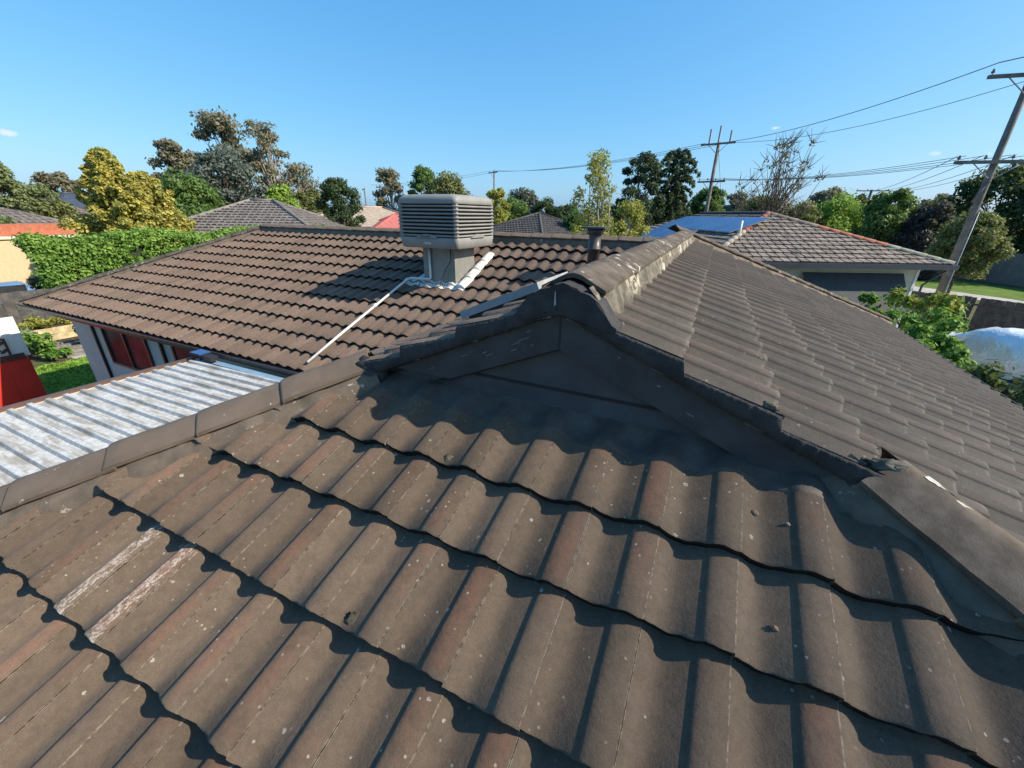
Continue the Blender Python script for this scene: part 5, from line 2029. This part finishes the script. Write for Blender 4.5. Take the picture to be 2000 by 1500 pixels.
sb = shrub('garden_plant', -25.0, 6.9, 2.0, .8, 'rust', 'orange-brown shrub below the far roof corner at left', 73, .12, 20, 50)
sb = shrub('garden_plant', -22.5, 7.6, 1.7, .7, 'shrub', 'green shrub behind the raised beds near the eave', 74, .12, 20, 60)

# red board screen with leaf panel
FXs, FYs = -15.1, 3.37
scr = empty('garden_screen', (FXs, FYs, 0), 0, 'red board wall with brown leaf-cut panel and white boards above', 'screen')
sinv = Matrix.Translation((-FXs, -FYs, 0))


def sp(o):
    o.parent = scr
    o.matrix_parent_inverse = sinv
    return o


for i in range(6):
    y1 = FYs - i * .42
    sp(MB().box((FXs - .03, y1 - .414, 0), (FXs, y1, 1.12)).build('red_board', 'red'))
for i in range(8):
    y1 = FYs + .06 - i * .33
    sp(MB().box((FXs - .10, y1 - .325, 1.14), (FXs - .06, y1, 2.12)).build('white_board', 'white_panel'))
sp(MB().box((FXs - .02, FYs - 2.4, 1.10), (FXs + .02, FYs - .05, 1.24)).build('panel_rail', 'corten'))
sp(MB().box((FXs - .02, FYs - 2.4, 1.62), (FXs + .02, FYs - .25, 1.66)).build('panel_rail', 'corten'))
sp(MB().box((FXs - .02, FYs - .29, 1.24), (FXs + .02, FYs - .25, 1.62)).build('panel_stile', 'corten'))
for i in range(26):
    y, z = FYs - .32 - .12 * (i % 13) - .03 * random.random(), 1.26 + .19 * (i // 13) + .1
    a = random.uniform(-1.2, 1.2)
    pts = []
    for k in range(10):
        t_ = 2 * math.pi * k / 10
        px_, pz_ = .095 * math.cos(t_), .034 * math.sin(t_)
        pts.append((FXs - .008, y + px_ * math.cos(a) - pz_ * math.sin(a), z + px_ * math.sin(a) + pz_ * math.cos(a)))
    sp(MB().prism(pts, (.012, 0, 0)).build('cut_leaf', 'corten'))
m = MB()
rows = []
for i in range(9):
    f = i / 8
    rows.append([(-7.15 - .9 * g2, -1.2 + 4.0 * f, 2.18 - .35 * g2 + .05 * math.sin(6 * f + 3 * g2) - .3 * f * g2) for g2 in (0, .25, .5, .75, 1)])
m.sheet(rows)
m.sheet([[V3(p) - V3((0, 0, .015)) for p in r][::-1] for r in rows])
tag(m.build('shade_cloth', 'navy', fix=False), 'navy shade cloth hanging along the edge of the patio roof', 'shade cloth')

# boundary fence in shade, carport things and the houses behind
t = paling_fence('boundary_fence', [(-22.5, 3.2), (-22.5, 12.5)], 1.75, 'dark boundary fence at the foot of the tall hedge', w=.3, rail=False)
blue = empty('blue_car', (-29.0, 6.6, 0), R_(78), 'small blue car parked behind the fence at the left edge', 'car')
rows = []
bs = [(-2.0, .55, .7, .35), (-1.9, .78, .85, .3), (-1.1, .84, .95, .3), (-.6, .78, 1.38, .3), (.6, .76, 1.42, .3), (1.2, .82, .98, .3), (1.9, .76, .82, .3), (2.0, .55, .6, .35)]
for x, hw_, tp, bt in bs:
    rows.append([(x, hw_ * (abs(math.cos(a)) ** .5) * (1 if math.cos(a) > 0 else -1), bt + (tp - bt) * math.sin(a) ** .6) for a in [math.pi * j / 12 for j in range(13)]])
MB().sheet(rows).build('body', mat_paint('blue_car_paint', (.10, .20, .34), .1, .25), blue, fix=False)
MB().box((-.55, -.72, 1.0), (.75, .72, 1.30)).build('cabin_glass', 'pane', blue)
for x in (-1.25, 1.25):
    for y in (-.68, .68):
        MB().tube([(x, y - .1, .3), (x, y + .1, .3)], .3, 14).build('wheel', 'black', blue)


def hip_house(name, c, w, d, ze, rise, rz, wallm, roofm, label, tiles=None, gable=False, over=.45):
    """c: centre (x,y); w along local x, d along local y"""
    t = empty(name, (c[0], c[1], 0), rz, label, 'house', 'neighbouring houses')
    MB().box((-w / 2 + over, -d / 2 + over, 0), (w / 2 - over, d / 2 - over, ze)).build('wall', wallm, t)
    h = min(w, d) / 2
    zr = ze + rise
    A = [V3((-w / 2, -d / 2, ze)), V3((w / 2, -d / 2, ze)), V3((w / 2, d / 2, ze)), V3((-w / 2, d / 2, ze))]
    e = 0.02 if gable else h
    if w >= d:
        r0, r1 = V3((-w / 2 + e, 0, zr)), V3((w / 2 - e, 0, zr))
        fs = [(A[0], A[1], r1, r0), (A[1], A[2], r1), (A[2], A[3], r0, r1), (A[3], A[0], r0)]
    else:
        r0, r1 = V3((0, -d / 2 + e, zr)), V3((0, d / 2 - e, zr))
        fs = [(A[0], A[1], r0), (A[1], A[2], r1, r0), (A[2], A[3], r1), (A[3], A[0], r0, r1)]
    mm = MB()
    for f in fs:
        mm.add(f, [tuple(range(len(f)))])
    mm.add(A, [(0, 3, 2, 1)])
    rf = mm.build('roof', roofm, t, fix=False)
    cp_ = [(A[0], r0), (A[1], r1 if w >= d else r0), (A[2], r1), (A[3], r0 if w >= d else r1), (r0, r1)]
    for a, b in cp_:
        if (a - b).length > .3:
            MB().tube([a + V3((0, 0, .02)), b + V3((0, 0, .02))], .11, 7).build('ridge_run', roofm, rf)
    for a, b in ((A[0], A[1]), (A[1], A[2]), (A[2], A[3]), (A[3], A[0])):
        dd = (b - a).normalized()
        s_ = dd.cross(V3((0, 0, 1))) * .1
        MB().prism([a, a + s_, a + s_ - V3((0, 0, .14)), a - V3((0, 0, .14))], b - a).build('gutter', 'gutter', t)
    if tiles:
        g, wd = tiles
        for f in fs:
            a, b = f[0], f[1]
            eu = (b - a).normalized()
            top_ = f[2] if len(f) == 3 else (f[2] + f[3]) / 2
            ev = (top_ - a) - eu * (top_ - a).dot(eu)
            sl = ev.length
            ev.normalize()
            L = (b - a).length
            ins0 = (f[3] - a).dot(eu) if len(f) == 4 else (f[2] - a).dot(eu)
            ins1 = L - (f[2] - a).dot(eu)
            n_ = int(sl / g)
            o_ = slope_tiles(a, eu, ev, n_, lambda s_, ins0=ins0, ins1=ins1, L=L, sl=sl: (ins0 * s_ / sl, L - ins1 * s_ / sl), sl / n_, wd, roofm, .08, .10).build('roof_tiles', roofm, rf, fix=False)
            o_['kind'] = 'stuff'
    for k, (fx, fz) in enumerate(((-.25, .45), (.25, .45))):
        yy = -d / 2 + over - .03
        ww = MB().box((w * fx - .8, yy, ze * .38), (w * fx + .8, yy + .05, ze * .82)).build('window', 'white_panel', t)
        MB().box((w * fx - .72, yy - .012, ze * .38 + .08), (w * fx + .72, yy - .004, ze * .82 - .08)).build('pane', 'pane', ww)
    return t


hip_house('grey_house', (-29.2, 20.2), 11.0, 12.5, 2.75, 2.45, R_(-60), 'wall_far', 'roof_grey', 'house with grey tiled hip roof behind the hedge', (.36, .36))
hip_house('tan_house', (-33.0, 33.5), 9.0, 13.0, 3.3, 1.7, R_(-35), 'wall_far', 'roof_tan', 'low house with tan roof left of the cooler')
hip_house('red_house', (-28.0, 33.0), 6.5, 7.0, 2.9, 1.5, R_(-35), 'wall_far', 'roof_pink', 'house with faded red roof touching the cooler left side')
hip_house('dark_house', (-14.8, 36.5), 9.0, 9.0, 2.9, 1.75, R_(-20), 'wall_far', 'roof_dark', 'house with dark tiled roof right of the cooler', (.36, .36))
hip_house('navy_house', (-60.0, 21.0), 9.0, 8.0, 4.6, 1.3, R_(-70), 'wall_far', 'roof_navy', 'house with navy metal roof beside the golden cypress')
hip_house('low_grey_house', (-44.5, 11.5), 9.0, 8.0, 2.7, 1.7, R_(-75), 'wall_far', 'roof_grey', 'low grey-roofed house at the left edge', (.4, .4))
hip_house('far_grey_house', (-48.5, 17.0), 8.0, 8.0, 2.7, 1.8, R_(-70), 'wall_far', 'roof_grey', 'second low grey roof below the navy roof', (.4, .4))
bw = empty('brick_unit', (-34.5, 9.0, 0), R_(0), 'beige building with brick-red parapet at the left edge', 'building')
MB().box((-2.5, -4.5, 0), (0, 4.2, 2.95)).build('wall', mat_paint('beige_render', (.55, .42, .25), .08, .8), bw)
MB().box((-2.6, -4.6, 2.96), (.1, 4.3, 3.10)).build('parapet_cap', 'cream', bw)
MB().box((-2.4, -4.4, 3.12), (-.2, 4.6, 3.68)).build('parapet', 'brick_red', bw)
MB().box((.005, 1.0, 0), (.06, 3.9, 2.2)).build('garage_door', 'cream', bw)
tree('left_tree', -40.5, 9.0, 5.0, 2.4, 'mid', 'dark green tree in front of the low grey roof at left', 'round', 81, .24, low=.1)
tree('left_tree', -46.0, 14.8, 5.0, 2.2, 'olive', 'sloping olive tree above the brick-red parapet', 'round', 82, .26, low=.05)
